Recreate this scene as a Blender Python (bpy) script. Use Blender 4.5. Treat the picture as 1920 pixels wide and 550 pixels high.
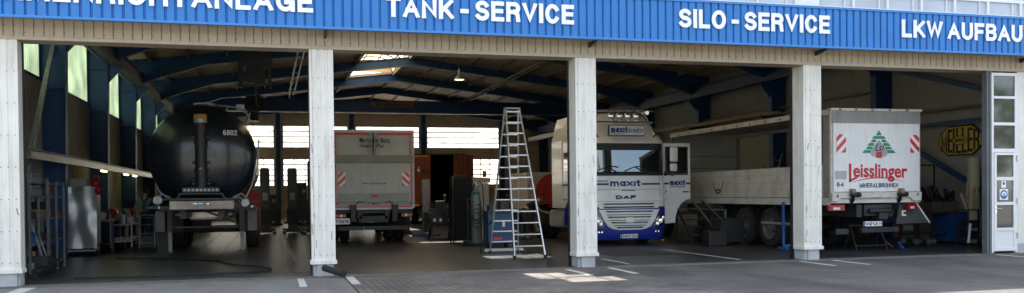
import bpy, bmesh, math, random
from mathutils import Vector, Matrix
random.seed(7)
R = math.radians
PI = math.pi
scene = bpy.context.scene
COL = scene.collection
for _o in list(bpy.data.objects):
    bpy.data.objects.remove(_o)

# ------------------------------------------------------------------ camera
def make_camera():
    cd = bpy.data.cameras.new('camera')
    cam = bpy.data.objects.new('camera', cd)
    COL.objects.link(cam)
    yaw, pitch, roll = R(15.27), R(-.8565), R(.59)
    d = Vector((math.sin(yaw)*math.cos(pitch), math.cos(yaw)*math.cos(pitch), math.sin(pitch)))
    rt = Vector((math.cos(yaw), -math.sin(yaw), 0))
    up = rt.cross(d)
    r2 = rt*math.cos(roll) - up*math.sin(roll)
    u2 = up*math.cos(roll) + rt*math.sin(roll)
    m = Matrix((r2, u2, -d)).transposed().to_4x4()
    m.translation = Vector((-.978, -17.0, 1.5))
    cam.matrix_world = m
    cd.sensor_fit = 'HORIZONTAL'
    cd.sensor_width = 36
    cd.lens = 1670/1920*36
    cd.shift_y = (389.3-275)/1920
    cd.clip_start = .1
    cd.clip_end = 3000
    scene.camera = cam
make_camera()

# ------------------------------------------------------------------ light
SUN_EL = 54.0
SUN_DX, SUN_DY = .0, 1.0          # horizontal direction from the ground towards the sun
scene.render.engine = 'CYCLES'
scene.view_settings.view_transform = 'Standard'
scene.view_settings.look = 'None'
scene.view_settings.gamma = 1
scene.view_settings.use_curve_mapping = False
scene.view_settings.exposure = 1.75
scene.cycles.use_denoising = True
scene.cycles.max_bounces = 10
scene.cycles.diffuse_bounces = 5
scene.cycles.glossy_bounces = 4
scene.cycles.transmission_bounces = 6
scene.cycles.transparent_max_bounces = 12
scene.cycles.sample_clamp_indirect = 4
scene.cycles.caustics_reflective = False
scene.cycles.caustics_refractive = False

def make_world():
    w = bpy.data.worlds.new('World')
    scene.world = w
    w.use_nodes = True
    nt = w.node_tree
    nt.nodes.clear()
    out = nt.nodes.new('ShaderNodeOutputWorld')
    bg = nt.nodes.new('ShaderNodeBackground')
    bg.inputs['Strength'].default_value = .13
    sky = nt.nodes.new('ShaderNodeTexSky')
    sky.sky_type = 'NISHITA'
    sky.sun_disc = False
    sky.sun_elevation = R(SUN_EL)
    sky.sun_rotation = math.atan2(SUN_DX, SUN_DY)
    sky.air_density = 1.0
    sky.dust_density = 1.0
    # scattered fair weather cloud
    tc = nt.nodes.new('ShaderNodeTexCoord')
    mp = nt.nodes.new('ShaderNodeMapping')
    mp.inputs['Scale'].default_value = (1, 1, 2.6)
    nz = nt.nodes.new('ShaderNodeTexNoise')
    nz.inputs['Scale'].default_value = 3.2
    nz.inputs['Detail'].default_value = 7
    rp = nt.nodes.new('ShaderNodeValToRGB')
    rp.color_ramp.elements[0].position = .42
    rp.color_ramp.elements[1].position = .66
    mx = nt.nodes.new('ShaderNodeMixRGB')
    mx.inputs['Color2'].default_value = (7.0, 6.8, 6.5, 1)
    nt.links.new(tc.outputs['Generated'], mp.inputs['Vector'])
    nt.links.new(mp.outputs['Vector'], nz.inputs['Vector'])
    nt.links.new(nz.outputs['Fac'], rp.inputs['Fac'])
    nt.links.new(rp.outputs['Color'], mx.inputs['Fac'])
    nt.links.new(sky.outputs['Color'], mx.inputs['Color1'])
    nt.links.new(mx.outputs['Color'], bg.inputs['Color'])
    nt.links.new(bg.outputs['Background'], out.inputs['Surface'])
make_world()

def make_sun():
    ld = bpy.data.lights.new('sun', 'SUN')
    ld.energy = 4.0
    ld.angle = R(.53)
    ld.color = (1, .93, .82)
    o = bpy.data.objects.new('sun', ld)
    COL.objects.link(o)
    to_sun = Vector((SUN_DX*math.cos(R(SUN_EL)), SUN_DY*math.cos(R(SUN_EL)), math.sin(R(SUN_EL))))
    o.rotation_euler = to_sun.to_track_quat('Z', 'Y').to_euler()
    o.location = (0, 0, 60)
make_sun()

# ------------------------------------------------------------------ materials
MATS = {}
def mat(name, col, rough=.6, metal=0.0, var=.12, scale=3.0, bump=0.0, bscale=40.0, dirt=0.0, dirtcol=(.10, .085, .07),
        spec=.5, coat=0.0, emit=None, estr=0.0, streak=False, ior=1.5, track=0.0, speck=0.0):
    """principled surface with real wear: tone variation by noise, optional dirt blotches / rain streaks, fine bump"""
    if name in MATS:
        return MATS[name]
    m = bpy.data.materials.new(name)
    m.use_nodes = True
    nt = m.node_tree
    b = nt.nodes['Principled BSDF']
    b.inputs['Roughness'].default_value = rough
    b.inputs['Metallic'].default_value = metal
    b.inputs['Specular IOR Level'].default_value = spec
    b.inputs['Coat Weight'].default_value = coat
    b.inputs['IOR'].default_value = ior
    b.inputs['Coat Roughness'].default_value = .06
    tc = nt.nodes.new('ShaderNodeTexCoord')
    nz = nt.nodes.new('ShaderNodeTexNoise')
    nz.inputs['Scale'].default_value = scale
    nz.inputs['Detail'].default_value = 6
    nt.links.new(tc.outputs['Object'], nz.inputs['Vector'])
    rp = nt.nodes.new('ShaderNodeValToRGB')
    lo = [max(0, c*(1-var)) for c in col]
    hi = [min(1, c*(1+var)) for c in col]
    rp.color_ramp.elements[0].position = .3
    rp.color_ramp.elements[1].position = .7
    rp.color_ramp.elements[0].color = (*lo, 1)
    rp.color_ramp.elements[1].color = (*hi, 1)
    nt.links.new(nz.outputs['Fac'], rp.inputs['Fac'])
    last = rp.outputs['Color']
    if dirt > 0:
        mp = nt.nodes.new('ShaderNodeMapping')
        mp.inputs['Scale'].default_value = (7, 7, .7) if streak else (1, 1, 1)
        nt.links.new(tc.outputs['Object'], mp.inputs['Vector'])
        n2 = nt.nodes.new('ShaderNodeTexNoise')
        n2.inputs['Scale'].default_value = 1.6
        n2.inputs['Detail'].default_value = 9
        n2.inputs['Roughness'].default_value = .65
        nt.links.new(mp.outputs['Vector'], n2.inputs['Vector'])
        r2 = nt.nodes.new('ShaderNodeValToRGB')
        r2.color_ramp.elements[0].position = .48
        r2.color_ramp.elements[0].color = (0, 0, 0, 1)
        r2.color_ramp.elements[1].position = .75
        r2.color_ramp.elements[1].color = (dirt, dirt, dirt, 1)
        nt.links.new(n2.outputs['Fac'], r2.inputs['Fac'])
        mx = nt.nodes.new('ShaderNodeMixRGB')
        mx.inputs['Color2'].default_value = (*dirtcol, 1)
        nt.links.new(r2.outputs['Color'], mx.inputs['Fac'])
        nt.links.new(last, mx.inputs['Color1'])
        last = mx.outputs['Color']
    if track > 0:      # long wheel tracks and oil spots worn into a floor
        for sc_, lo_, hi_, sy in ((1.1, .50, .66, .16), (1.7, .60, .70, 1.0)):
            mp = nt.nodes.new('ShaderNodeMapping'); mp.inputs['Scale'].default_value = (1, sy, 1)
            mp.inputs['Rotation'].default_value = (0, 0, .12)
            nt.links.new(tc.outputs['Object'], mp.inputs['Vector'])
            n4 = nt.nodes.new('ShaderNodeTexNoise'); n4.inputs['Scale'].default_value = sc_; n4.inputs['Detail'].default_value = 7
            nt.links.new(mp.outputs['Vector'], n4.inputs['Vector'])
            r4 = nt.nodes.new('ShaderNodeValToRGB')
            r4.color_ramp.elements[0].position = lo_; r4.color_ramp.elements[0].color = (1, 1, 1, 1)
            k = 1-track
            r4.color_ramp.elements[1].position = hi_; r4.color_ramp.elements[1].color = (k, k, k, 1)
            nt.links.new(n4.outputs['Fac'], r4.inputs['Fac'])
            mx = nt.nodes.new('ShaderNodeMixRGB'); mx.blend_type = 'MULTIPLY'; mx.inputs['Fac'].default_value = 1
            nt.links.new(last, mx.inputs['Color1']); nt.links.new(r4.outputs['Color'], mx.inputs['Color2'])
            last = mx.outputs['Color']
    if speck > 0:
        n5 = nt.nodes.new('ShaderNodeTexNoise'); n5.inputs['Scale'].default_value = 16; n5.inputs['Detail'].default_value = 3
        nt.links.new(tc.outputs['Object'], n5.inputs['Vector'])
        r5 = nt.nodes.new('ShaderNodeValToRGB')
        r5.color_ramp.elements[0].position = .35; r5.color_ramp.elements[0].color = (1-speck,)*3+(1,)
        r5.color_ramp.elements[1].position = .65; r5.color_ramp.elements[1].color = (1+speck,)*3+(1,)
        nt.links.new(n5.outputs['Fac'], r5.inputs['Fac'])
        mx = nt.nodes.new('ShaderNodeMixRGB'); mx.blend_type = 'MULTIPLY'; mx.inputs['Fac'].default_value = 1
        nt.links.new(last, mx.inputs['Color1']); nt.links.new(r5.outputs['Color'], mx.inputs['Color2'])
        last = mx.outputs['Color']
    nt.links.new(last, b.inputs['Base Color'])
    if bump > 0:
        n3 = nt.nodes.new('ShaderNodeTexNoise')
        n3.inputs['Scale'].default_value = bscale
        n3.inputs['Detail'].default_value = 4
        nt.links.new(tc.outputs['Object'], n3.inputs['Vector'])
        bp = nt.nodes.new('ShaderNodeBump')
        bp.inputs['Strength'].default_value = bump
        bp.inputs['Distance'].default_value = .01
        nt.links.new(n3.outputs['Fac'], bp.inputs['Height'])
        nt.links.new(bp.outputs['Normal'], b.inputs['Normal'])
    if emit:
        b.inputs['Emission Color'].default_value = (*emit, 1)
        b.inputs['Emission Strength'].default_value = estr
    MATS[name] = m
    return m

def translucent(name, col, trans=.75, clear=.0):
    """fibreglass daylight panel: diffuses daylight through itself"""
    m = bpy.data.materials.new(name)
    m.use_nodes = True
    nt = m.node_tree
    nt.nodes.clear()
    out = nt.nodes.new('ShaderNodeOutputMaterial')
    tr = nt.nodes.new('ShaderNodeBsdfTranslucent')
    di = nt.nodes.new('ShaderNodeBsdfDiffuse')
    tp = nt.nodes.new('ShaderNodeBsdfTransparent')
    tc = nt.nodes.new('ShaderNodeTexCoord')
    nz = nt.nodes.new('ShaderNodeTexNoise')
    nz.inputs['Scale'].default_value = 1.3
    nz.inputs['Detail'].default_value = 6
    nt.links.new(tc.outputs['Object'], nz.inputs['Vector'])
    rp = nt.nodes.new('ShaderNodeValToRGB')
    rp.color_ramp.elements[0].position = .3
    rp.color_ramp.elements[1].position = .7
    rp.color_ramp.elements[0].color = (*[c*.75 for c in col], 1)
    rp.color_ramp.elements[1].color = (*[min(1, c*1.1) for c in col], 1)
    nt.links.new(nz.outputs['Fac'], rp.inputs['Fac'])
    nt.links.new(rp.outputs['Color'], tr.inputs['Color'])
    nt.links.new(rp.outputs['Color'], di.inputs['Color'])
    a = nt.nodes.new('ShaderNodeMixShader')
    a.inputs[0].default_value = trans
    nt.links.new(di.outputs[0], a.inputs[1])
    nt.links.new(tr.outputs[0], a.inputs[2])
    c = nt.nodes.new('ShaderNodeMixShader')
    c.inputs[0].default_value = clear
    nt.links.new(a.outputs[0], c.inputs[1])
    nt.links.new(tp.outputs[0], c.inputs[2])
    nt.links.new(c.outputs[0], out.inputs['Surface'])
    MATS[name] = m
    return m

def paver_mat():
    m = bpy.data.materials.new('block_paving')
    m.use_nodes = True
    nt = m.node_tree
    b = nt.nodes['Principled BSDF']
    b.inputs['Roughness'].default_value = .8
    tc = nt.nodes.new('ShaderNodeTexCoord')
    mp = nt.nodes.new('ShaderNodeMapping')
    mp.inputs['Rotation'].default_value = (0, 0, R(90))
    br = nt.nodes.new('ShaderNodeTexBrick')
    br.inputs['Scale'].default_value = 1
    br.inputs['Brick Width'].default_value = .24
    br.inputs['Row Height'].default_value = .12
    br.inputs['Mortar Size'].default_value = .007
    br.inputs['Mortar Smooth'].default_value = .3
    br.inputs['Color1'].default_value = (.155, .147, .14, 1)
    br.inputs['Color2'].default_value = (.11, .105, .10, 1)
    br.inputs['Mortar'].default_value = (.035, .033, .03, 1)
    nt.links.new(tc.outputs['Object'], mp.inputs['Vector'])
    nt.links.new(mp.outputs['Vector'], br.inputs['Vector'])
    nz = nt.nodes.new('ShaderNodeTexNoise')
    nz.inputs['Scale'].default_value = .7
    nz.inputs['Detail'].default_value = 8
    nt.links.new(tc.outputs['Object'], nz.inputs['Vector'])
    rp = nt.nodes.new('ShaderNodeValToRGB')
    rp.color_ramp.elements[0].position = .35
    rp.color_ramp.elements[0].color = (.5, .5, .5, 1)
    rp.color_ramp.elements[1].position = .65
    rp.color_ramp.elements[1].color = (1.15, 1.13, 1.1, 1)
    nt.links.new(nz.outputs['Fac'], rp.inputs['Fac'])
    mx = nt.nodes.new('ShaderNodeMixRGB')
    mx.blend_type = 'MULTIPLY'
    mx.inputs['Fac'].default_value = 1
    nt.links.new(br.outputs['Color'], mx.inputs['Color1'])
    nt.links.new(rp.outputs['Color'], mx.inputs['Color2'])
    nt.links.new(mx.outputs['Color'], b.inputs['Base Color'])
    bp = nt.nodes.new('ShaderNodeBump')
    bp.invert = True
    bp.inputs['Strength'].default_value = .7
    bp.inputs['Distance'].default_value = .006
    nt.links.new(br.outputs['Fac'], bp.inputs['Height'])
    nt.links.new(bp.outputs['Normal'], b.inputs['Normal'])
    MATS['paving'] = m
    return m

white_clad = mat('white_cladding', (.74, .73, .68), .5, var=.05, dirt=.45, streak=True, dirtcol=(.32, .28, .2), bump=.05)
tan_clad = mat('beige_cladding', (.46, .385, .28), .55, var=.06, dirt=.35, streak=True, dirtcol=(.2, .17, .12), bump=.05)
blue_clad = mat('blue_cladding', (.014, .165, .50), .42, var=.06, dirt=.45, streak=True, dirtcol=(.035, .11, .30))
blue_trim = mat('blue_trim', (.03, .20, .55), .4, var=.05)
plinth_m = mat('plinth_concrete', (.42, .44, .46), .8, var=.1, dirt=.3, bump=.2)
steel_blue = mat('blue_steelwork', (.012, .062, .19), .5, var=.15, dirt=.3, dirtcol=(.02, .03, .04))
brace_blue = mat('blue_brace', (.015, .06, .19), .45, var=.1)
dark_steel = mat('dark_steel', (.035, .037, .04), .5, metal=.3, var=.3)
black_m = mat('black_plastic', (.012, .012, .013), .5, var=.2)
runway_m = mat('runway_steel', (.008, .03, .07), .5, var=.2)
rubber = mat('rubber', (.016, .016, .017), .8, var=.25, bump=.2)
rack_grey = mat('rack_grey', (.13, .14, .145), .5, metal=.3, var=.2)
rim_grey = mat('road_worn_rim', (.14, .14, .14), .55, metal=.3, var=.35, dirt=.5, scale=9, dirtcol=(.04, .035, .03))
alu = mat('aluminium', (.62, .63, .64), .35, metal=.85, var=.08)
alu_dull = mat('dull_aluminium', (.42, .43, .44), .5, metal=.6, var=.12)
galv = mat('galvanised', (.30, .31, .32), .5, metal=.5, var=.25, scale=12)
chrome = mat('chrome', (.75, .75, .76), .12, metal=1, var=.03)
white_paint = mat('white_paint', (.80, .80, .80), .28, var=.02, coat=.5, dirt=.08)
white_door = mat('white_door', (.74, .75, .77), .35, var=.03, dirt=.1)
lift_white = mat('lift_white', (.78, .79, .80), .4, var=.03, dirt=.35, streak=True, dirtcol=(.42, .40, .36))
dirty_white = mat('dirty_white_board', (.62, .60, .56), .6, var=.08, dirt=.55, dirtcol=(.2, .17, .13))
truck_blue = mat('truck_blue', (.015, .03, .30), .25, var=.05, coat=.6)
navy = mat('navy_lettering', (.012, .022, .16), .4, var=.02)
black_gloss = mat('black_tank_paint', (.006, .010, .016), .24, var=.2, coat=.25)
grey_paint = mat('grey_truck_paint', (.42, .43, .42), .42, var=.06, dirt=.3, streak=True, dirtcol=(.15, .14, .12))
grey_light = mat('light_grey_paint', (.5, .5, .5), .5, var=.06, dirt=.25, streak=True)
red_band = mat('red_reflective', (.62, .04, .03), .35, var=.05)
white_letter = mat('white_lettering', (.82, .83, .85), .45, var=.02)
yard_m = mat('yard_bounce_pale', (.30, .28, .25), .85, var=.12, scale=.3, bump=.2)  # yard beyond the view, lightened to bounce warm light into the hall
dull_red = mat('dull_red', (.16, .02, .015), .5, var=.2)
black_letter = mat('black_lettering', (.02, .02, .02), .5, var=.05)
red_letter = mat('red_lettering', (.55, .02, .03), .45, var=.03)
green_letter = mat('green_lettering', (.01, .24, .12), .45, var=.03)
lens_red = mat('red_lens', (.32, .008, .008), .2, var=.1)
lens_white = mat('clear_lens', (.6, .6, .6), .1, var=.1)
lens_amber = mat('amber_lens', (.8, .30, .02), .2, var=.1)
glass_dark = mat('dark_glass', (.012, .014, .015), .03, var=.1, ior=2.0, coat=1)
door_glass = mat('door_glass', (.035, .04, .035), .05, var=.3, ior=1.6, coat=.6)
sky_sheen_glass = mat('window_with_sky_sheen', (.42, .44, .46), .12, var=.12, scale=1.2, coat=1)  # pale base stands in for sky reflected in the upper panes
floor_m = mat('workshop_floor', (.046, .050, .056), .34, var=.3, scale=.8, dirt=.6, dirtcol=(.03, .028, .026), bump=.12, bscale=6, track=.4)
asphalt = mat('asphalt', (.078, .076, .074), .85, var=.3, scale=.6, bump=.4, bscale=45, dirt=.5, dirtcol=(.045, .043, .042), track=.35, speck=.22)
slab_m = mat('concrete_slab', (.17, .168, .162), .8, var=.15, scale=1.2, bump=.15, dirt=.35, dirtcol=(.13, .13, .12), track=.25, speck=.12)
edge_m = mat('threshold_concrete', (.13, .125, .118), .8, var=.2, scale=3, bump=.2, dirt=.4, dirtcol=(.09, .08, .07))
line_m = mat('worn_line_paint', (.50, .50, .48), .7, var=.1, scale=6, dirt=.7, dirtcol=(.15, .15, .15))
roof_m = mat('roof_boards', (.58, .46, .33), .7, var=.15, dirt=.3, dirtcol=(.2, .14, .09))
purlin_m = mat('purlins', (.20, .16, .12), .6, var=.2)
wall_tan = mat('tan_wall', (.78, .60, .43), .7, var=.1, dirt=.25, dirtcol=(.25, .18, .12))
wall_grey = mat('grey_beige_wall', (.33, .325, .31), .75, var=.06, dirt=.3, streak=True, dirtcol=(.25, .23, .19))
wall_dark = mat('corrugated_inner_wall', (.22, .21, .19), .6, var=.15, dirt=.3)
cabinet_blue = mat('blue_cabinet', (.008, .06, .24), .4, var=.1)
stand_blue = mat('bright_blue_stand', (.015, .11, .33), .4, var=.1)
lift_m = mat('lift_green_grey', (.06, .085, .095), .45, var=.2)
orange_m = mat('orange_curtain', (.19, .038, .016), .55, var=.12)
redbrown = mat('red_brown_door', (.17, .035, .02), .55, var=.15)
red_m = mat('red_enamel', (.38, .015, .012), .35, var=.1)
silver_cloth = mat('silver_sheet', (.50, .51, .52), .38, metal=.55, var=.1, bump=.5, bscale=2.5)
wood_m = mat('bare_wood', (.36, .25, .15), .7, var=.25, scale=8)
card_m = mat('cardboard', (.28, .19, .11), .8, var=.15)
cream_m = mat('cream_roll', (.52, .45, .30), .6, var=.12)
yellow_m = mat('yellow_sign', (.66, .48, .07), .5, var=.06)
sign_brown = mat('crane_sign_brown', (.20, .13, .08), .6, var=.15)
tarp_m = mat('dark_tarpaulin', (.010, .0095, .010), .7, spec=.15, var=.2, bump=.4, bscale=5)
tarp_blue = mat('blue_tarpaulin', (.012, .06, .25), .6, var=.15)
skin_m = mat('skin', (.42, .24, .16), .5, var=.05)
hair_m = mat('dark_hair', (.03, .022, .016), .7, var=.2)
shirt_blue = mat('light_blue_shirt', (.14, .28, .42), .8, var=.1)
overall_m = mat('navy_overalls', (.02, .035, .09), .8, var=.15)
shirt_black = mat('black_shirt', (.018, .018, .02), .8, var=.15)
leaf_m = mat('tree_leaves', (.055, .10, .025), .7, var=.35, scale=5)
bark_m = mat('tree_bark', (.12, .09, .06), .9, var=.2)
screw_m = mat('screw_heads', (.16, .15, .14), .5, metal=.4, var=.1)
lamp_glow = mat('tube_lamp_glow', (.9, .85, .5), .5, emit=(1, .85, .32), estr=1.6)
hall_glow = mat('hall_lamp_glow', (.9, .9, .6), .5, emit=(.95, 1, .45), estr=3.0)
sky_glass = translucent('yellowed_fibreglass', (.88, .70, .42), .8)
back_glass = translucent('frosted_window', (.92, .90, .84), .86, clear=.1)
side_glass = translucent('green_fibreglass', (.80, .90, .70), .88)
paver_mat()
# ------------------------------------------------------------------ mesh building
class MB:
    """collects shapes, builds ONE mesh object; faces may use several material slots"""
    def __init__(s):
        s.v = []; s.f = []; s.mi = []; s.m = 0; s.T = None; s.cuts = []
    def add(s, vs, fs):
        n = len(s.v); s.cuts.append((n, len(s.f)))
        if s.T is not None:
            vs = [s.T @ Vector(v) for v in vs]
        s.v += [tuple(v) for v in vs]
        for f in fs:
            s.f.append([i+n for i in f]); s.mi.append(s.m)
        return s
    def box(s, x0, x1, y0, y1, z0, z1):
        x0, x1 = min(x0, x1), max(x0, x1); y0, y1 = min(y0, y1), max(y0, y1); z0, z1 = min(z0, z1), max(z0, z1)
        return s.add([(x0,y0,z0),(x1,y0,z0),(x1,y1,z0),(x0,y1,z0),(x0,y0,z1),(x1,y0,z1),(x1,y1,z1),(x0,y1,z1)],
              [(0,3,2,1),(4,5,6,7),(0,1,5,4),(1,2,6,5),(2,3,7,6),(3,0,4,7)])
    def bar(s, p, q, w, h=None):
        """square bar from p to q"""
        h = h or w
        p, q = Vector(p), Vector(q)
        d = (q-p).normalized()
        up = Vector((0,0,1)) if abs(d.z) < .95 else Vector((0,1,0))
        a = d.cross(up).normalized()*w/2
        b = a.cross(d).normalized()*h/2
        vs = [p-a-b, p+a-b, p+a+b, p-a+b, q-a-b, q+a-b, q+a+b, q-a+b]
        return s.add(vs, [(0,3,2,1),(4,5,6,7),(0,1,5,4),(1,2,6,5),(2,3,7,6),(3,0,4,7)])
    def cyl(s, p, q, r, n=14, r2=None):
        p, q = Vector(p), Vector(q)
        r2 = r if r2 is None else r2
        d = (q-p).normalized()
        up = Vector((0,0,1)) if abs(d.z) < .95 else Vector((1,0,0))
        a = d.cross(up).normalized(); b = a.cross(d).normalized()
        vs = []
        for c, rr in ((p, r), (q, r2)):
            for i in range(n):
                t = 2*PI*i/n
                vs.append(c + a*math.cos(t)*rr + b*math.sin(t)*rr)
        fs = [(i, (i+1) % n, n+(i+1) % n, n+i) for i in range(n)]
        fs += [tuple(range(n-1, -1, -1)), tuple(range(n, 2*n))]
        return s.add(vs, fs)
    def tube(s, pts, r, n=8):
        pts = [Vector(p) for p in pts]
        rings = []
        a = None
        for i, p in enumerate(pts):
            d = (pts[min(i+1, len(pts)-1)] - pts[max(i-1, 0)]).normalized()
            if a is None:
                up = Vector((0,0,1)) if abs(d.z) < .9 else Vector((1,0,0))
                a = d.cross(up).normalized()
            else:
                a = (a - d*a.dot(d)).normalized()
            b = a.cross(d)
            rings.append([p + a*math.cos(2*PI*k/n)*r + b*math.sin(2*PI*k/n)*r for k in range(n)])
        vs = [v for rg in rings for v in rg]
        fs = []
        for i in range(len(pts)-1):
            for k in range(n):
                fs.append((i*n+k, i*n+(k+1) % n, (i+1)*n+(k+1) % n, (i+1)*n+k))
        fs += [tuple(range(n-1, -1, -1)), tuple(range(len(vs)-n, len(vs)))]
        return s.add(vs, fs)
    def lathe(s, prof, c, axis='Y', n=32, caps=True):
        """prof = [(t, r)] along the axis from centre c"""
        vs = []; c = Vector(c)
        for t, r in prof:
            for i in range(n):
                u, w = r*math.cos(2*PI*i/n), r*math.sin(2*PI*i/n)
                vs.append(c + (Vector((u, t, w)) if axis == 'Y' else Vector((t, u, w)) if axis == 'X' else Vector((u, w, t))))
        fs = []
        for j in range(len(prof)-1):
            for i in range(n):
                fs.append((j*n+i, j*n+(i+1) % n, (j+1)*n+(i+1) % n, (j+1)*n+i))
        if caps:
            fs += [tuple(range(n-1, -1, -1)), tuple(range(len(vs)-n, len(vs)))]
        return s.add(vs, fs)
    def prism(s, poly, a, b, axis='Y'):
        """poly of 2-D points extruded from a to b along the axis (Y: poly is xz, X: poly is yz, Z: poly is xy)"""
        n = len(poly)
        def P(p, t):
            return (p[0], t, p[1]) if axis == 'Y' else (t, p[0], p[1]) if axis == 'X' else (p[0], p[1], t)
        vs = [P(p, a) for p in poly] + [P(p, b) for p in poly]
        fs = [(i, (i+1) % n, n+(i+1) % n, n+i) for i in range(n)]
        fs += [tuple(range(n-1, -1, -1)), tuple(range(n, 2*n))]
        return s.add(vs, fs)
    def ball(s, c, r, n=12, sc=(1,1,1)):
        prof = []
        m = n//2
        c = Vector(c)
        vs = []
        for j in range(m+1):
            ph = PI*j/m
            for i in range(n):
                t = 2*PI*i/n
                rr = max(math.sin(ph), .001)
                vs.append(c + Vector((rr*math.cos(t)*r*sc[0], rr*math.sin(t)*r*sc[1], -math.cos(ph)*r*sc[2])))
        fs = []
        for j in range(m):
            for i in range(n):
                fs.append((j*n+i, j*n+(i+1) % n, (j+1)*n+(i+1) % n, (j+1)*n+i))
        return s.add(vs, fs)
    def corr(s, x0, x1, z0, z1, y, pitch, depth, axis='X', th=.012, duty=.6):
        """trapezoid corrugated sheet; runs along the axis, ribs vertical; ribs stand towards -Y (axis X) or +X (axis Y)"""
        pts = []
        x = x0
        sl = pitch*.10
        while x < x1-1e-6:
            for u, h in ((0, 0), (pitch*(1-duty)-2*sl, 0), (pitch*(1-duty)-sl, 1), (pitch-sl, 1)):
                xx = x+u
                if xx <= x1:
                    pts.append((xx, h*depth))
            x += pitch
        pts.append((x1, pts[-1][1]))
        vs = []
        for t in (0, th):
            for z in (z0, z1):
                for (a, h) in pts:
                    vs.append((a, y-h+t, z) if axis == 'X' else (y+h-t, a, z))
        n = len(pts)
        fs = []
        for i in range(n-1):
            fs.append((i, i+1, n+i+1, n+i))
            fs.append((2*n+i+1, 2*n+i, 3*n+i, 3*n+i+1))
            fs.append((i+1, i, 2*n+i, 2*n+i+1))
            fs.append((n+i, n+i+1, 3*n+i+1, 3*n+i))
        fs.append((0, n, 3*n, 2*n)); fs.append((n-1, 3*n-1, 4*n-1, 2*n-1))
        return s.add(vs, fs)
    def build(s, name, mats, parent=None, smooth=False, bev=0, ang=40):
        me = bpy.data.meshes.new(name)
        me.from_pydata(s.v, [], s.f)
        if not isinstance(mats, (list, tuple)):
            mats = [mats]
        for m in mats:
            me.materials.append(m)
        me.polygons.foreach_set('material_index', s.mi)
        bm = bmesh.new(); bm.from_mesh(me)
        bmesh.ops.recalc_face_normals(bm, faces=bm.faces)
        bm.to_mesh(me); bm.free()
        if smooth:
            me.polygons.foreach_set('use_smooth', [True]*len(me.polygons))
            me.set_sharp_from_angle(angle=R(ang))
        me.update()
        o = bpy.data.objects.new(name, me)
        COL.objects.link(o)
        if parent:
            o.parent = parent
        if bev:
            md = o.modifiers.new('bevel', 'BEVEL'); md.width = bev; md.segments = 2; md.limit_method = 'ANGLE'; md.angle_limit = R(50)
        return o

def each(mb, name, mats, parent=None, **k):
    """every shape of mb becomes a part of its own"""
    cuts = mb.cuts+[(len(mb.v), len(mb.f))]
    out = []
    for (v0, f0), (v1, f1) in zip(cuts, cuts[1:]):
        q = MB(); q.v = mb.v[v0:v1]; q.f = [[i-v0 for i in f] for f in mb.f[f0:f1]]; q.mi = mb.mi[f0:f1]
        out.append(q.build(name, mats, parent, **k))
    return out

def thing(name, label, cat, loc=(0,0,0), rz=0, group=None):
    o = bpy.data.objects.new(name, None)
    COL.objects.link(o)
    o.empty_display_size = .3
    o.location = loc; o.rotation_euler = (0, 0, rz)
    o['label'] = label; o['category'] = cat
    if group:
        o['group'] = group
    return o
def tag(o, label, cat, group=None, loc=None):
    o['label'] = label; o['category'] = cat
    if group:
        o['group'] = group
    if loc:
        o.location = loc
    return o
def struct(name, mb, m, **k):
    o = mb.build(name, m, **k); o['kind'] = 'structure'; return o
def copy_tree(root, loc, rz=None, label=None):
    r = root.copy(); COL.objects.link(r); r.location = loc
    if rz is not None:
        r.rotation_euler = (0, 0, rz)
    if label:
        r['label'] = label
    def rec(a, b):
        for ch in [c for c in bpy.data.objects if c.parent == a and c != b]:
            c2 = ch.copy(); COL.objects.link(c2); c2.parent = b
            rec(ch, c2)
    rec(root, r)
    return r

def text(name, body, x0, x1, z0, z1, y, m, parent, bold=.02, shear=0, ext=.004, fn=None, facing='-Y', spacing=1.0, slant=0):
    """lettering as real raised mesh fitted to the box x0..x1, z0..z1 on a plane at depth y"""
    cu = bpy.data.curves.new(name, 'FONT')
    cu.body = body; cu.size = 1; cu.offset = bold; cu.shear = shear; cu.space_character = spacing
    cu.resolution_u = 3
    tmp = bpy.data.objects.new('tmp', cu)
    COL.objects.link(tmp)
    dg = bpy.context.evaluated_depsgraph_get()
    me = bpy.data.meshes.new_from_object(tmp.evaluated_get(dg))
    bpy.data.objects.remove(tmp)
    vs = [v.co.copy() for v in me.vertices]
    fs = [list(p.vertices) for p in me.polygons]
    bpy.data.meshes.remove(me)
    ax, bx = min(v.x for v in vs), max(v.x for v in vs)
    az, bz = min(v.y for v in vs), max(v.y for v in vs)
    out = []
    for v in vs:
        x = x0+(v.x-ax)/(bx-ax)*(x1-x0); z = z0+(v.y-az)/(bz-az)*(z1-z0)
        z += slant*(x-x0)
        yy = fn(x, z) if fn else y
        out.append((x, yy, z))
    n = len(out)
    mb = MB()
    mb.add([(a, b-ext, c) for a, b, c in out] + out, fs + [[i+n for i in f[::-1]] for f in fs])
    edges = {}
    for f in fs:
        for i in range(len(f)):
            e = (f[i], f[(i+1) % len(f)])
            edges[e] = edges.get(e, 0)+1
    side = [(b, a, a+n, b+n) for (a, b) in edges if (b, a) not in edges]
    base = 0
    for q in side:
        mb.f.append(list(q)); mb.mi.append(0)
    if facing == '-X':
        mb.v = [(b, -a, c) for a, b, c in mb.v]
    o = mb.build(name, m, parent)
    return o

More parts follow.
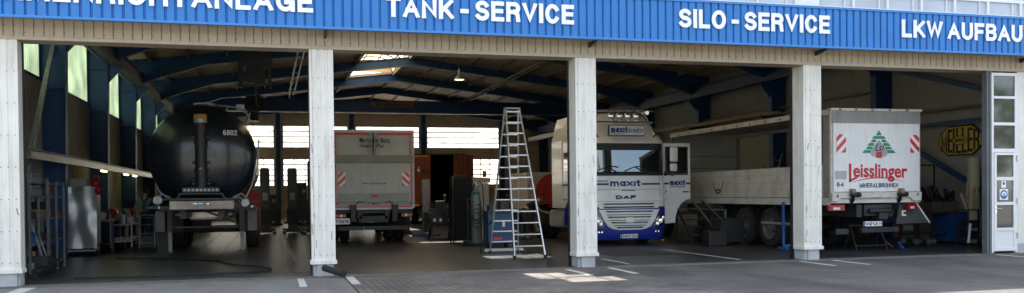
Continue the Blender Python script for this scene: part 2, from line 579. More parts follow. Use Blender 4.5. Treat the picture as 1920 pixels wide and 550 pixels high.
def hazard(parent, x0, x1, z0, z1, y, flip=1, name='hazard_plate'):
    """red and white diagonal warning plate"""
    mb = MB()
    mb.m = 1; mb.box(x0, x1, y, y+.012, z0, z1)
    mb.m = 0
    w, h = x1-x0, z1-z0
    k = 4
    for i in range(-3, k+2, 1):
        if i % 2:
            continue
        # diagonal band clipped to the plate
        def clip(poly):
            def half(poly, f):
                out = []
                for a, b in zip(poly, poly[1:]+poly[:1]):
                    fa, fb = f(a), f(b)
                    if fa >= 0: out.append(a)
                    if (fa >= 0) != (fb >= 0):
                        t = fa/(fa-fb); out.append((a[0]+(b[0]-a[0])*t, a[1]+(b[1]-a[1])*t))
                return out
            for f in (lambda p: p[0], lambda p: w-p[0], lambda p: p[1], lambda p: h-p[1]):
                if poly: poly = half(poly, f)
            return poly
        b0 = h*i/k*1.1; b1 = h*(i+1)/k*1.1
        poly = [(0, b0), (0, b1), (w, b1+w), (w, b0+w)]
        if flip < 0:
            poly = [(w-p[0], p[1]) for p in poly]
        poly = clip(poly)
        if len(poly) > 2:
            mb.prism([(x0+p[0], z0+p[1]) for p in poly], y-.003, y, 'Y')
    return mb.build(name, [red_band, white_letter], parent)

def wheel(parent, x, y, r, w=.3, side=-1, rimc=None, n=36):
    """wheel with its axis along X; side -1 shows the rim towards -X"""
    mb = MB()
    h = w/2
    mb.lathe([(-h, r*.60), (-h, r*.93), (-h*.85, r*.985), (-h*.5, r), (-h*.48, r*.975), (-h*.4, r*.975), (-h*.38, r), (h*.38, r), (h*.4, r*.975),
              (h*.48, r*.975), (h*.5, r), (h*.85, r*.985), (h, r*.93), (h, r*.60)], (x, y, r), 'X', n, caps=False)
    t = mb.build('wheel', rubber, parent, smooth=True)
    rb = MB()
    s = side
    rb.lathe([(s*h*1.02, r*.61), (s*h*.95, r*.56), (s*h*.35, r*.50), (s*h*.3, r*.3), (s*h*.75, r*.27), (s*h*.8, r*.14), (s*h*1.0, r*.13), (s*h*1.05, r*.002)], (x, y, r), 'X', n, caps=False)
    for i in range(10):
        a = 2*PI*i/10
        c = (x+s*h*.74, y+math.cos(a)*r*.215, r+math.sin(a)*r*.215)
        rb.cyl(c, (c[0]+s*.03, c[1], c[2]), .016, 6)
    rb.build('rim', rimc or galv, t, smooth=True)
    return t
# ------------------------------------------------------------------ heavy grotesque lettering made of strokes
def _arc(cx, cy, rx, ry, a0, a1, n=10):
    return [(cx+rx*math.cos(R(a0+(a1-a0)*i/n)), cy+ry*math.sin(R(a0+(a1-a0)*i/n))) for i in range(n+1)]
XH = .70
GL = {
 'A': (.80, [[(0,0),(.5,1),(1,0)], [(.2,.32),(.8,.32)]]),
 'B': (.68, [[(0,0),(0,1)], [(0,1),(.6,1)]+_arc(.6,.765,.36,.235,90,-90)+[(0,.53)], [(0,0),(.6,0)]+_arc(.6,.265,.40,.265,-90,90)+[(0,.53)]]),
 'C': (.74, [_arc(.5,.5,.5,.5,38,322,20)]),
 'D': (.72, [[(0,0),(0,1)], [(0,1),(.45,1)]+_arc(.45,.5,.55,.5,90,-90,16)+[(0,0)]]),
 'E': (.60, [[(1,0),(0,0),(0,1),(1,1)], [(0,.52),(.9,.52)]]),
 'F': (.58, [[(0,0),(0,1),(1,1)], [(0,.5),(.85,.5)]]),
 'G': (.78, [_arc(.5,.5,.5,.5,40,320,20)+[(.98,.2)], [(.58,.44),(1,.44),(1,0)]]),
 'H': (.70, [[(0,0),(0,1)], [(1,0),(1,1)], [(0,.52),(1,.52)]]),
 'I': (.0, [[(.5,0),(.5,1)]]),
 'J': (.5, [[(1,1),(1,.3)]+_arc(.5,.28,.5,.28,0,-180)]),
 'K': (.70, [[(0,0),(0,1)], [(.95,1),(.05,.36)], [(.32,.55),(1,0)]]),
 'L': (.56, [[(0,1),(0,0),(1,0)]]),
 'M': (.86, [[(0,0),(0,1),(.5,.15),(1,1),(1,0)]]),
 'N': (.70, [[(0,0),(0,1),(1,0),(1,1)]]),
 'O': (.80, [_arc(.5,.5,.5,.5,90,450,28)]),
 'P': (.64, [[(0,0),(0,1)], [(0,1),(.6,1)]+_arc(.6,.73,.4,.27,90,-90)+[(0,.46)]]),
 'R': (.70, [[(0,0),(0,1)], [(0,1),(.6,1)]+_arc(.6,.75,.38,.25,90,-90)+[(0,.5)], [(.6,.5),(.9,.36),(.97,0)]]),
 'S': (.66, [_arc(.5,.755,.47,.245,25,262,12), _arc(.5,.26,.5,.26,98,-155,12)]),
 'T': (.66, [[(0,1),(1,1)], [(.5,1),(.5,0)]]),
 'U': (.70, [[(0,1),(0,.34)]+_arc(.5,.34,.5,.34,180,360,12)+[(1,1)]]),
 'V': (.74, [[(0,1),(.5,0),(1,1)]]),
 'W': (1.08, [[(0,1),(.25,0),(.5,1),(.75,0),(1,1)]]),
 'X': (.7, [[(0,0),(1,1)], [(0,1),(1,0)]]),
 'Y': (.7, [[(0,1),(.5,.45),(1,1)], [(.5,.45),(.5,0)]]),
 '-': (.28, [[(0,.42),(1,.42)]]), '.': (.0, [[(.5,0),(.5,.02)]]), '•': (.05, [[(.5,.45),(.5,.55)]]),
 '0': (.62, [_arc(.5,.5,.5,.5,90,450,24)]), '1': (.3, [[(0,.75),(.8,1),(.8,0)]]),
 '2': (.6, [_arc(.5,.72,.48,.28,165,-30,10)+[(0,0),(1,0)]]),
 '4': (.62, [[(.75,0),(.75,1),(0,.28)], [(0,.28),(1,.28)]]), '5': (.6, [[(.9,1),(.1,1),(.05,.55)]+_arc(.45,.31,.5,.31,110,-150,12)]),
 '6': (.6, [_arc(.5,.3,.5,.3,90,450,20), [(.02,.35)]+_arc(.52,.5,.5,.5,180,60,8)]),
 '7': (.6, [[(0,1),(1,1),(.35,0)]]), '8': (.6, [_arc(.5,.76,.42,.24,90,450,18), _arc(.5,.27,.5,.27,90,450,18)]),
 'a': (.56, [_arc(.45,.35*1,.45,.33,90,450,18), [(1,.70),(1,0)]]),
 'b': (.56, [[(0,0),(0,1)], _arc(.5,.34,.5,.34,90,450,18)]),
 'd': (.56, [[(1,0),(1,1)], _arc(.5,.34,.5,.34,90,450,18)]),
 'e': (.56, [[(.12,.36),(.9,.36)], _arc(.5,.36,.48,.34,-6,315,16)]),
 'f': (.34, [[(.35,0),(.35,.8)]+_arc(.75,.8,.4,.2,180,90,5), [(0,.66),(.9,.66)]]),
 'g': (.56, [_arc(.5,.36,.5,.34,90,450,18), [(1,.7),(1,-.08)]+_arc(.5,-.06,.5,.22,0,-140,8)]),
 'i': (.0, [[(.5,0),(.5,.68)], [(.5,.96),(.5,1)]]), 'l': (.0, [[(.5,0),(.5,1)]]),
 'ı': (.0, [[(.5,0),(.5,.68)]]),
 'k': (.5, [[(0,0),(0,1)], [(.9,.68),(.05,.28)], [(.35,.42),(1,0)]]),
 'm': (.92, [[(0,0),(0,.70)], [(0,.45)]+_arc(.25,.45,.25,.24,180,0,8)+[(.5,0)], [(.5,.45)]+_arc(.75,.45,.25,.24,180,0,8)+[(1,0)]]),
 'n': (.54, [[(0,0),(0,.70)], [(0,.42)]+_arc(.5,.42,.5,.27,180,0,10)+[(1,0)]]),
 'o': (.58, [_arc(.5,.35,.5,.35,90,450,20)]),
 'r': (.34, [[(0,0),(0,.70)], [(0,.4)]+_arc(.6,.4,.6,.28,180,80,6)]),
 's': (.48, [_arc(.5,.525,.46,.165,25,262,10), _arc(.5,.18,.48,.18,98,-155,10)]),
 't': (.34, [[(.4,.95),(.4,.18)]+_arc(.75,.18,.35,.18,180,280,6), [(0,.68),(1,.68)]]),
 'u': (.54, [[(0,.70),(0,.28)]+_arc(.5,.28,.5,.28,180,360,10), [(1,.7),(1,0)]]),
 'v': (.56, [[(0,.70),(.5,0),(1,.70)]]), 'w': (.85, [[(0,.7),(.25,0),(.5,.7),(.75,0),(1,.7)]]),
 'x': (.58, [[(0,0),(1,.70)], [(0,.70),(1,0)]]),
}
def sign(name, body, x0, x1, z0, z1, y, m, parent, t=.2, gap=.17, ext=.004, fn=None, facing='-Y', slant=0, shear=0):
    H = z1-z0; th = t*H
    ws = [None if c == ' ' else GL[c][0] for c in body]
    tot = sum((.16 if w is None else w) for w in ws)+gap*(len(ws)-1)
    fixed = th*sum(1 for w in ws if w is not None)
    s = ((x1-x0)-fixed)/tot if tot > 1e-6 else 0
    mb = MB(); x = x0; lay = 0
    for c, w in zip(body, ws):
        if w is None:
            x += (.16+gap)*s; continue
        gw = w*s
        for st in GL[c][1]:
            P = [(x+th/2+u*gw, z0+th/2+v*(H-th)) for u, v in st]
            Q = [P[0]]
            for p in P[1:]:
                if math.hypot(p[0]-Q[-1][0], p[1]-Q[-1][1]) > 1e-5: Q.append(p)
            P = Q
            closed = math.hypot(P[0][0]-P[-1][0], P[0][1]-P[-1][1]) < 1e-4 and len(P) > 4
            if closed: P = P[:-1]
            n = len(P); A = []; Bq = []
            def dirn(a, b):
                d = math.hypot(b[0]-a[0], b[1]-a[1]) or 1
                return ((b[0]-a[0])/d, (b[1]-a[1])/d)
            for i in range(n):
                pa = P[i-1] if (i > 0 or closed) else None
                pb = P[(i+1) % n] if (i < n-1 or closed) else None
                d1 = dirn(pa, P[i]) if pa else dirn(P[i], pb)
                d2 = dirn(P[i], pb) if pb else d1
                nx, nz = -(d1[1]+d2[1]), d1[0]+d2[0]
                l = math.hypot(nx, nz) or 1; nx /= l; nz /= l
                k = 1/max(.42, nx*-d1[1]+nz*d1[0])
                px, pz = P[i]
                if pa is None: px -= d2[0]*th/2; pz -= d2[1]*th/2
                if pb is None: px += d1[0]*th/2; pz += d1[1]*th/2
                # keep the square ends of slanting strokes within the letter height
                a = (px+nx*k*th/2, pz+nz*k*th/2); b = (px-nx*k*th/2, pz-nz*k*th/2)
                lo = z0-.3*H if c in 'g' else z0
                A.append((a[0], min(z1, max(lo, a[1])))); Bq.append((b[0], min(z1, max(lo, b[1]))))
            e = ext+.0006*(lay % 5); lay += 1
            def PT(p, dy):
                xx, zz = p; xx += shear*(zz-z0); zz += slant*(xx-x0)
                return (xx, (fn(xx, zz) if fn else y)-dy, zz)
            vs = [PT(p, e) for p in A]+[PT(p, e) for p in Bq]+[PT(p, 0) for p in A]+[PT(p, 0) for p in Bq]
            fs = []
            for i in range(n if closed else n-1):
                j = (i+1) % n
                fs += [(i, j, n+j, n+i), (2*n+j, 2*n+i, 3*n+i, 3*n+j), (i, 2*n+i, 2*n+j, j), (n+i, n+j, 3*n+j, 3*n+i)]
            if not closed: fs += [(0, n, 3*n, 2*n), (n-1, 3*n-1, 4*n-1, 2*n-1)]
            mb.add(vs, fs)
        x += gw+th+gap*s
    if facing == '-X':
        mb.v = [(b, -a, c) for a, b, c in mb.v]
    return mb.build(name, m, parent)
# ------------------------------------------------------------------ ground
def ground():
    g = MB().box(-400, 400, -400, 400, -.6, -.03)
    struct('ground', g, yard_m)
    struct('paving', MB().box(.36, 5.6, -14, -.22, -.02, -.006), MATS['block_paving'] if 'block_paving' in MATS else bpy.data.materials['block_paving'])
    struct('road', MB().box(5.6, 40, -14, -.22, -.02, -.008), asphalt)
    struct('concrete_apron', MB().box(-4.9, .34, -14, -.32, -.02, -.004), slab_m, bev=.006)
    struct('apron_edge', MB().box(-12, -4.93, -14, -.32, -.02, -.005), slab_m, bev=.006)
    struct('threshold', MB().box(-6.3, 18.1, -.21, .2, -.02, .003), edge_m)
    struct('floor', MB().box(-6.35, 18.1, .2, 44, -.02, .0), floor_m)
    def mark(x0, x1, y0, y1, z=-.002):
        mb = MB().box(x0, x1, y0, y1, z-.004, z)
        struct('floor_marking', mb, line_m)
    mark(-.50, -.38, -1.85, -.34, .002)
    mark(.37, .52, -1.7, -.24, -.002)
    mark(4.66, 4.78, -1.6, -.24)
    mark(5.56, 5.68, -1.6, -.24, .0)
    mark(6.30, 6.40, .6, 2.1, .004)
    mark(9.0, 9.1, .7, 4.7, .004)
    mark(9.95, 10.05, -1.45, -.24)
    mark(10.75, 10.85, -1.45, -.24)
    mark(15.05, 15.17, -1.6, -.24)
    mark(-5.05, -4.80, -1.5, -.34, .0)
    # steel rail channel and joints let into the floor of the first bay
    ch = MB()
    for x in (-.64, -.44):
        ch.box(x, x+.05, 4.4, 24, -.01, .006)
    struct('floor_channel', ch, alu_dull)
    jn = MB()
    for x in (-3.6, -2.9, -2.2, -1.5):
        jn.box(x, x+.025, 4.8, 22, -.01, .0035)
    jn.box(-5.0, -.2, .95, .98, -.01, .0035)
    struct('floor_joint', jn, black_m)
    # inspection pit cover under the tractor unit
    struct('pit_cover', MB().box(6.9, 8.6, 2.6, 6.2, -.01, .004), dark_steel)
ground()

# ------------------------------------------------------------------ workshop building
XL, XR, YB = -6.35, 18.1, 44.0
RX, RZ, SL = 5.85, 8.1, .12         # ridge
FR = [7.2+6*i for i in range(7)]
B = thing('workshop_building', 'long workshop hall with blue lettered fascia above four open truck bays', 'building')
def roofz(x): return RZ-abs(x-RX)*SL

def facade():
    fz0, fz1, fy = 4.565, 5.345, -.5
    # header cladding behind the fascia
    mb = MB(); mb.corr(-7.2, 18.6, 4.30, 5.5, .0, .158, .030, 'X', duty=.86)
    mb.box(-7.2, 18.6, .02, .40, 4.25, 5.5)
    mb.m = 1; x = -7.1
    while x < 18.5:
        for z in (4.36, 4.48): mb.cyl((x+.07, -.036, z), (x+.07, -.028, z), .010, 6)
        x += .158
    hd = mb.build('lintel', [tan_clad, screw_m], B)
    MB().box(-7.2, 18.6, -.035, .42, 4.235, 4.298).build('lintel_flashing', tan_clad, hd, bev=.004)
    # fascia
    f = MB(); f.corr(-7.2, 18.6, fz0, fz1, fy, .168, .035, 'X', duty=.72)
    f.m = 1; x = -7.2+.045
    while x < 18.5:
        for z in (fz0+.05, fz1-.05): f.cyl((x-.02, fy-.006, z), (x-.02, fy+.0, z), .009, 6)
        x += .168
    fa = f.build('fascia', [blue_clad, mat('blue_screw', (.01, .07, .3), .5)], B)
    t = MB(); t.box(-7.2, 18.6, fy-.055, fy+.06, fz1, fz1+.05); t.box(-7.2, 18.6, fy-.05, fy+.05, fz0-.045, fz0)
    t.box(-7.2, 18.6, fy+.06, .0, fz1+.0, fz1+.02)
    t.build('fascia_trim', blue_trim, fa, bev=.004)
    y = fy-.052
    sign('lettering', 'RAHMENRICHTANLAGE', -5.90, -.16, 4.80, 5.17, y, white_letter, fa, t=.215, gap=.14, ext=.012)
    sign('lettering', 'TANK - SERVICE', 1.15, 4.80, 4.785, 5.165, y, white_letter, fa, t=.215, gap=.14, ext=.012)
    sign('lettering', 'SILO - SERVICE', 7.03, 10.52, 4.82, 5.20, y, white_letter, fa, t=.215, gap=.14, ext=.012)
    sign('lettering', 'LKW AUFBAUTEN', 12.31, 16.50, 4.815, 5.20, y, white_letter, fa, t=.215, gap=.14, ext=.012)
    for x in (.0, 5.227, 10.45, 15.9):
        b = MB(); b.prism([(-.03, 4.44), (-.03, 4.54), (fy+.05, 4.54), (fy+.05, 4.50)], x+.06, x+.10, 'X')
        b.build('fascia_bracket', dark_steel, fa)
    # clad pillars
    for i, (x, w) in enumerate(((-5.33, .225), (0, .213), (5.227, .213), (10.45, .213))):
        d = .42 if i else .30
        mb = MB()
        pit = 2*w/3
        mb.corr(x-w, x+w, .30, 4.236, .0, pit, .016, 'X', duty=.55)
        mb.box(x-w+.004, x+w-.004, .013, d, .30, 4.233)
        mb.box(x-w-.006, x-w+.035, -.018, .05, .30, 4.233)
        mb.box(x+w-.035, x+w+.006, -.018, .05, .30, 4.233)
        mb.m = 1
        for z in [.4+.55*k for k in range(7)]:
            for xx in (x-w+.05, x-.06, x+.06, x+w-.05):
                mb.cyl((xx, -.024, z), (xx, -.012, z), .009, 6)
        p = mb.build('facade_pillar', [white_clad, screw_m], B)
        tr = MB(); tr.box(x-w-.012, x-w+.05, d+.002, d+.09, 0, 4.233); tr.box(x+w-.05, x+w+.012, d+.002, d+.09, 0, 4.233); each(tr, 'door_track', black_m, p)
        MB().box(x-w-.03, x+w+.03, -.055, d-.05, .225, .299).build('drip_flashing', white_clad, p, bev=.006)
        pl = MB(); pl.box(x-w+.03, x+w-.02, .03, d, 0, .24); pl.box(x-w+.09, x+w-.06, -.02, .05, 0, .235)
        pl.build('plinth', plinth_m, p, bev=.008)
        rnd = random.Random(40+i); sc = MB()
        for q in range(5+i):
            zz = rnd.uniform(.35, 1.5) if q < 4 else rnd.uniform(1.5, 2.6); xx = x+rnd.choice([-1, 1])*w*rnd.uniform(.55, .95); ln = rnd.uniform(.04, .22)
            sc.bar((xx, -.0225, zz), (xx+rnd.uniform(-.03, .03), -.0225, zz+ln), rnd.uniform(.006, .02), .003)
        each(sc, 'scuff_mark', mat('pillar_scuff', (.34, .32, .29), .8, var=.3), p)
    # steel jamb and wall beside the side door
    j = MB(); j.box(15.05, 15.10, -.02, .13, 0, 4.234); j.box(15.125, 15.185, -.02, .13, 0, 4.234); j.box(15.10, 15.125, .05, .13, 0, 4.23)
    j.build('steel_jamb', mat('jamb_grey', (.10, .12, .13), .5, var=.15), B)
    w = MB(); w.corr(15.93, 18.6, .22, 4.236, .0, .9, .012, 'X'); w.box(15.93, 18.6, .013, .25, .22, 4.233)
    wl = w.build('front_wall', white_clad, B)
    MB().box(15.94, 18.6, -.0, .25, 0, .22).build('plinth', plinth_m, wl)
    w = MB(); w.box(-7.2, -5.49, .0, .2, 0, 4.233)
    w.build('front_wall', white_clad, B)
facade()

def side_door():
    x0, x1 = 15.19, 15.925
    fr = MB()
    for a, b in ((x0, x0+.065), (x1-.065, x1)):
        fr.box(a, b, -.01, .06, .02, 4.2)
    for z0, z1 in ((4.13, 4.2), (3.60, 3.66), (2.98, 3.05), (2.36, 2.44)):
        fr.box(x0+.065, x1-.065, -.012, .058, z0, z1)
    d = fr.build('side_door', white_door, B, bev=.004)
    lf = MB()
    lx0, lx1 = x0+.068, x1-.068
    lf.box(lx0, lx0+.06, -.03, .03, .06, 2.35); lf.box(lx1-.06, lx1, -.03, .03, .06, 2.35)
    for z0, z1 in ((2.29, 2.35), (1.70, 1.78), (1.13, 1.20), (.53, .60), (.06, .14)):
        lf.box(lx0+.06, lx1-.06, -.032, .028, z0, z1)
    lf.box(lx0+.06, lx1-.06, -.012, .02, .14, .53)
    lf.build('door_leaf', white_door, d, bev=.004)
    g = MB()
    for z0, z1 in ((3.66, 4.13), (3.05, 3.60), (2.44, 2.98)):
        g.box(x0+.065, x1-.065, .015, .025, z0, z1)
    for z0, z1 in ((1.78, 2.29), (1.20, 1.70), (.60, 1.13)):
        g.box(lx0+.06, lx1-.06, .0, .01, z0, z1)
    g.build('pane', door_glass, d)
    h = MB(); h.cyl((lx0+.03, -.03, 1.05), (lx0+.03, -.075, 1.05), .012, 8); h.cyl((lx0+.02, -.075, 1.05), (lx0+.15, -.075, 1.05), .011, 8)
    h.box(lx0+.01, lx0+.05, -.036, -.03, .93, 1.12)
    h.build('handle', chrome, d)
    hg = MB()
    for z in (.35, 1.15, 2.15): hg.cyl((x1-.01, -.035, z), (x1-.01, -.035, z+.14), .018, 8)
    hg.build('hinge', alu, d)
    # ear protection sign and small notice stuck on the glass
    s = MB(); s.m = 0; s.box(15.42, 15.66, -.006, -.001, 1.25, 1.50); s.box(15.47, 15.60, -.006, -.001, 1.53, 1.72)
    s.m = 1; s.cyl((15.54, -.006, 1.375), (15.54, -.010, 1.375), .105, 24)
    s.m = 0; s.prism([(15.54+.055*math.cos(t), 1.385+.06*math.sin(t)) for t in [k*PI/8 for k in range(16)]], -.013, -.010)
    s.m = 1; s.box(15.525, 15.555, -.016, -.013, 1.33, 1.40)
    s.m = 0; s.box(15.47, 15.495, -.013, -.010, 1.35, 1.42); s.box(15.585, 15.61, -.013, -.010, 1.35, 1.42)
    s.m = 2; s.box(15.51, 15.56, -.009, -.006, 1.60, 1.66)
    s.build('safety_notice', [white_letter, stand_blue, black_letter], d)
side_door()

def upper_front():
    w = MB(); w.box(-7.2, 7.2, .02, .35, 5.5, 7.2); w.box(-7.2, 18.6, .02, .35, 7.2, 8.35); w.box(17.2, 18.6, .02, .35, 5.5, 7.2)  # top of the front wall, out of view, raised to shade the forecourt
    w.build('shade_parapet', white_clad, B)
    xs = [7.2, 8.25, 9.15, 10.08]
    xs2 = [10.62, 11.52, 12.4, 13.3, 14.2, 15.12, 16.05, 17.2]
    MB().box(10.08, 10.62, .0, .3, 5.42, 7.2).build('window_pier', white_door, B)
    for arr in (xs, xs2):
        for a, b in zip(arr, arr[1:]):
            fr = MB(); t = .028
            fr.box(a, a+t, .0, .1, 5.46, 7.2); fr.box(b-t, b, .0, .1, 5.46, 7.2)
            for z0, z1 in ((5.46, 5.54), (5.83, 5.90), (7.1, 7.2)):
                fr.box(a+t, b-t, .003, .097, z0, z1)
            fr.box(a+.74*(b-a), a+.74*(b-a)+.02, .01, .06, 5.54, 5.83)
            f = fr.build('upper_window', white_door, B, bev=.003)
            MB().box(a+t, b-t, .05, .06, 5.54, 7.1).build('pane', sky_sheen_glass, f)
upper_front()

def shell():
    # side walls: corrugated metal below, daylight panels above on the left
    mb = MB(); mb.corr(.2, YB, .0, 4.43, XL+.0, .25, .03, 'Y'); mb.box(XL-.15, XL-.02, .205, YB, 0, 4.43)
    mb.build('side_wall', wall_dark, B)
    g = MB(); g.corr(.2, YB, 4.43, 6.25, XL-.05, .19, .025, 'Y', th=.006)
    g.build('daylight_panel', side_glass, B)
    MB().box(XL-.15, XL+.03, .2, YB, 6.25, 6.62).build('eaves_wall', wall_dark, B)
    bars = MB(); bars.box(XL-.02, XL+.05, .2, YB, 4.40, 4.46); bars.box(XL-.02, XL+.05, .2, YB, 6.2, 6.27)
    bars.build('panel_rail', dark_steel, B)
    mb = MB(); mb.box(XR, XR+.2, .41, YB, 0, 6.63)
    for y in [3.0+3*i for i in range(14)]:
        mb.box(XR-.008, XR, y, y+.02, 0, 6.6)
    mb.build('side_wall', wall_grey, B)
    # back wall with window bands
    up = [(-5.2, -.60), (-.02, 4.22), (4.76, 9.08), (9.64, 14.75)]
    lo = [(-5.2, -.60), (-.02, 4.22), (4.76, 9.08), (9.64, 12.4), (12.75, 14.75)]
    bw = MB()
    def band(z0, z1, spans):
        x = XL
        for a, b in spans:
            bw.corr(x, a, z0, z1, YB, .3, .02, 'X'); x = b
        bw.corr(x, XR, z0, z1, YB, .3, .02, 'X')
    band(2.2, 4.0, lo); band(4.75, 6.2, up)
    bw.corr(XL, XR, 0, 2.2, YB, .3, .02, 'X'); bw.corr(XL, XR, 4.0, 4.75, YB, .3, .02, 'X')
    bw.prism([(XL, 6.2), (XR, 6.2), (XR, roofz(XR)), (RX, RZ), (XL, roofz(XL))], YB, YB+.02, 'Y')
    bw.build('back_wall', wall_tan, B)
    for spans, z0, z1, nz, px in ((up, 4.75, 6.2, 4, 4.4), (lo, 2.2, 4.0, 5, .70)):
        for a, b in spans:
            fr = MB(); t = .04
            n = max(1, round((b-a)/px))
            for i in range(n+1):
                x = a+(b-a)*i/n; fr.box(x-t/2, x+t/2, YB-.03, YB+.04, z0, z1)
            for i in range(nz+1):
                z = z0+(z1-z0)*i/nz
                tt = t if i in (0, nz) else .045 if nz == 4 else .04
                fr.box(a, b, YB-.028, YB+.038, z-tt/2, z+tt/2)
            f = fr.build('back_window', dark_steel, B)
            MB().box(a, b, YB+.004, YB+.010, z0, z1).build('pane', back_glass, f)
    # roof with the ridge skylight opening
    SX, W = 4.35, 1.2
    s0, s1 = SX-W, SX+W
    rf = MB()
    th = .12
    for a, b in ((XL-.25, s0), (s1, XR+.25)):
        rf.prism([(a, roofz(a)), (b, roofz(b)), (b, roofz(b)+th), (a, roofz(a)+th)], .36, YB+.2, 'Y')
    
    for ya, yb in ((.36, 2.2), (31.1, YB+.2)):
        rf.prism([(s0, roofz(s0)), (RX, RZ), (s1, roofz(s1)), (s1, roofz(s1)+th), (RX, RZ+th), (s0, roofz(s0)+th)], ya, yb, 'Y')
    r = rf.build('roof', roof_m, B)
    cb = MB()
    for x in (s0-.06, s1):
        cb.box(x, x+.06, 2.2, 31.1, roofz(x)-.10, 8.14)
    cb.build('skylight_curb', mat('curb_boards', (.55, .42, .26), .6), r)
    pu = MB()
    for i in range(-9, 10):
        x = SX + i*1.36
        if abs(i) < 1 or not XL < x < XR: continue
        z = roofz(x)
        pu.box(x-.04, x+.04, .4, YB, z-.16, z-.004)
    pu.build('purlins', purlin_m, r)
    # vaulted skylight; front gaps shaped to throw sun patches, rear gaps for clear panes
    gl = MB(); n = 10
    H, zb = .66, 8.12
    def arc(t): return (SX-W*math.cos(t), zb+H*math.sin(t))
    openings = [(2.6, 3.6, 6, 8), (3.0, 4.4, 5, 7), (3.6, 5.0, 4, 6), (4.4, 5.5, 3, 5), (9.2, 9.6, 6, 9), (9.55, 10.4, 4, 9), (16.9, 17.6, 3, 7), (26.3, 28.4, 2, 4), (27.2, 28.9, 5, 8), (29.2, 30.6, 6, 8), (29.4, 30.4, 1, 3), (21.6, 22.4, 4, 6)]
    y = 2.2
    cuts = sorted(set([2.2, 31.1]+[o[0] for o in openings]+[o[1] for o in openings]+[2.2+1.2*k for k in range(1, 24)]))
    for ya, yb in zip(cuts, cuts[1:]):
        for k in range(n):
            if any(o[0]-1e-6 <= ya and yb <= o[1]+1e-6 and o[2] <= k < o[3] for o in openings):
                continue
            a, b = arc(PI*k/n), arc(PI*(k+1)/n)
            gl.add([(a[0], ya, a[1]), (b[0], ya, b[1]), (b[0], yb, b[1]), (a[0], yb, a[1])], [(0, 1, 2, 3)])
    sk = gl.build('skylight_glazing', sky_glass, B)
    rb = MB()
    yy = 2.2
    while yy < 31.1:
        pts = [(arc(PI*k/n)[0], yy, arc(PI*k/n)[1]-.03) for k in range(n+1)]
        rb.tube(pts, .032, 5)
        yy += 1.2
    for k in (2, 4, 6, 8):
        a = arc(PI*k/n); rb.bar((a[0], 2.2, a[1]-.03), (a[0], 31.1, a[1]-.03), .045)
    yy = 2.2
    while yy < 29:
        rb.bar((SX+1.15, yy, zb), (SX+.1, yy+2.4, zb+H-.05), .03); rb.bar((SX-1.15, yy, zb), (SX-.1, yy+2.4, zb+H-.05), .03)
        yy += 4.8
    rb.build('skylight_ribs', dark_steel, sk)
    ends = MB()
    for y in (2.2, 31.1):
        ends.prism([(arc(PI*k/n)) for k in range(n+1)], y-.02, y, 'Y')
    each(ends, 'skylight_end', wall_tan, sk)
shell()

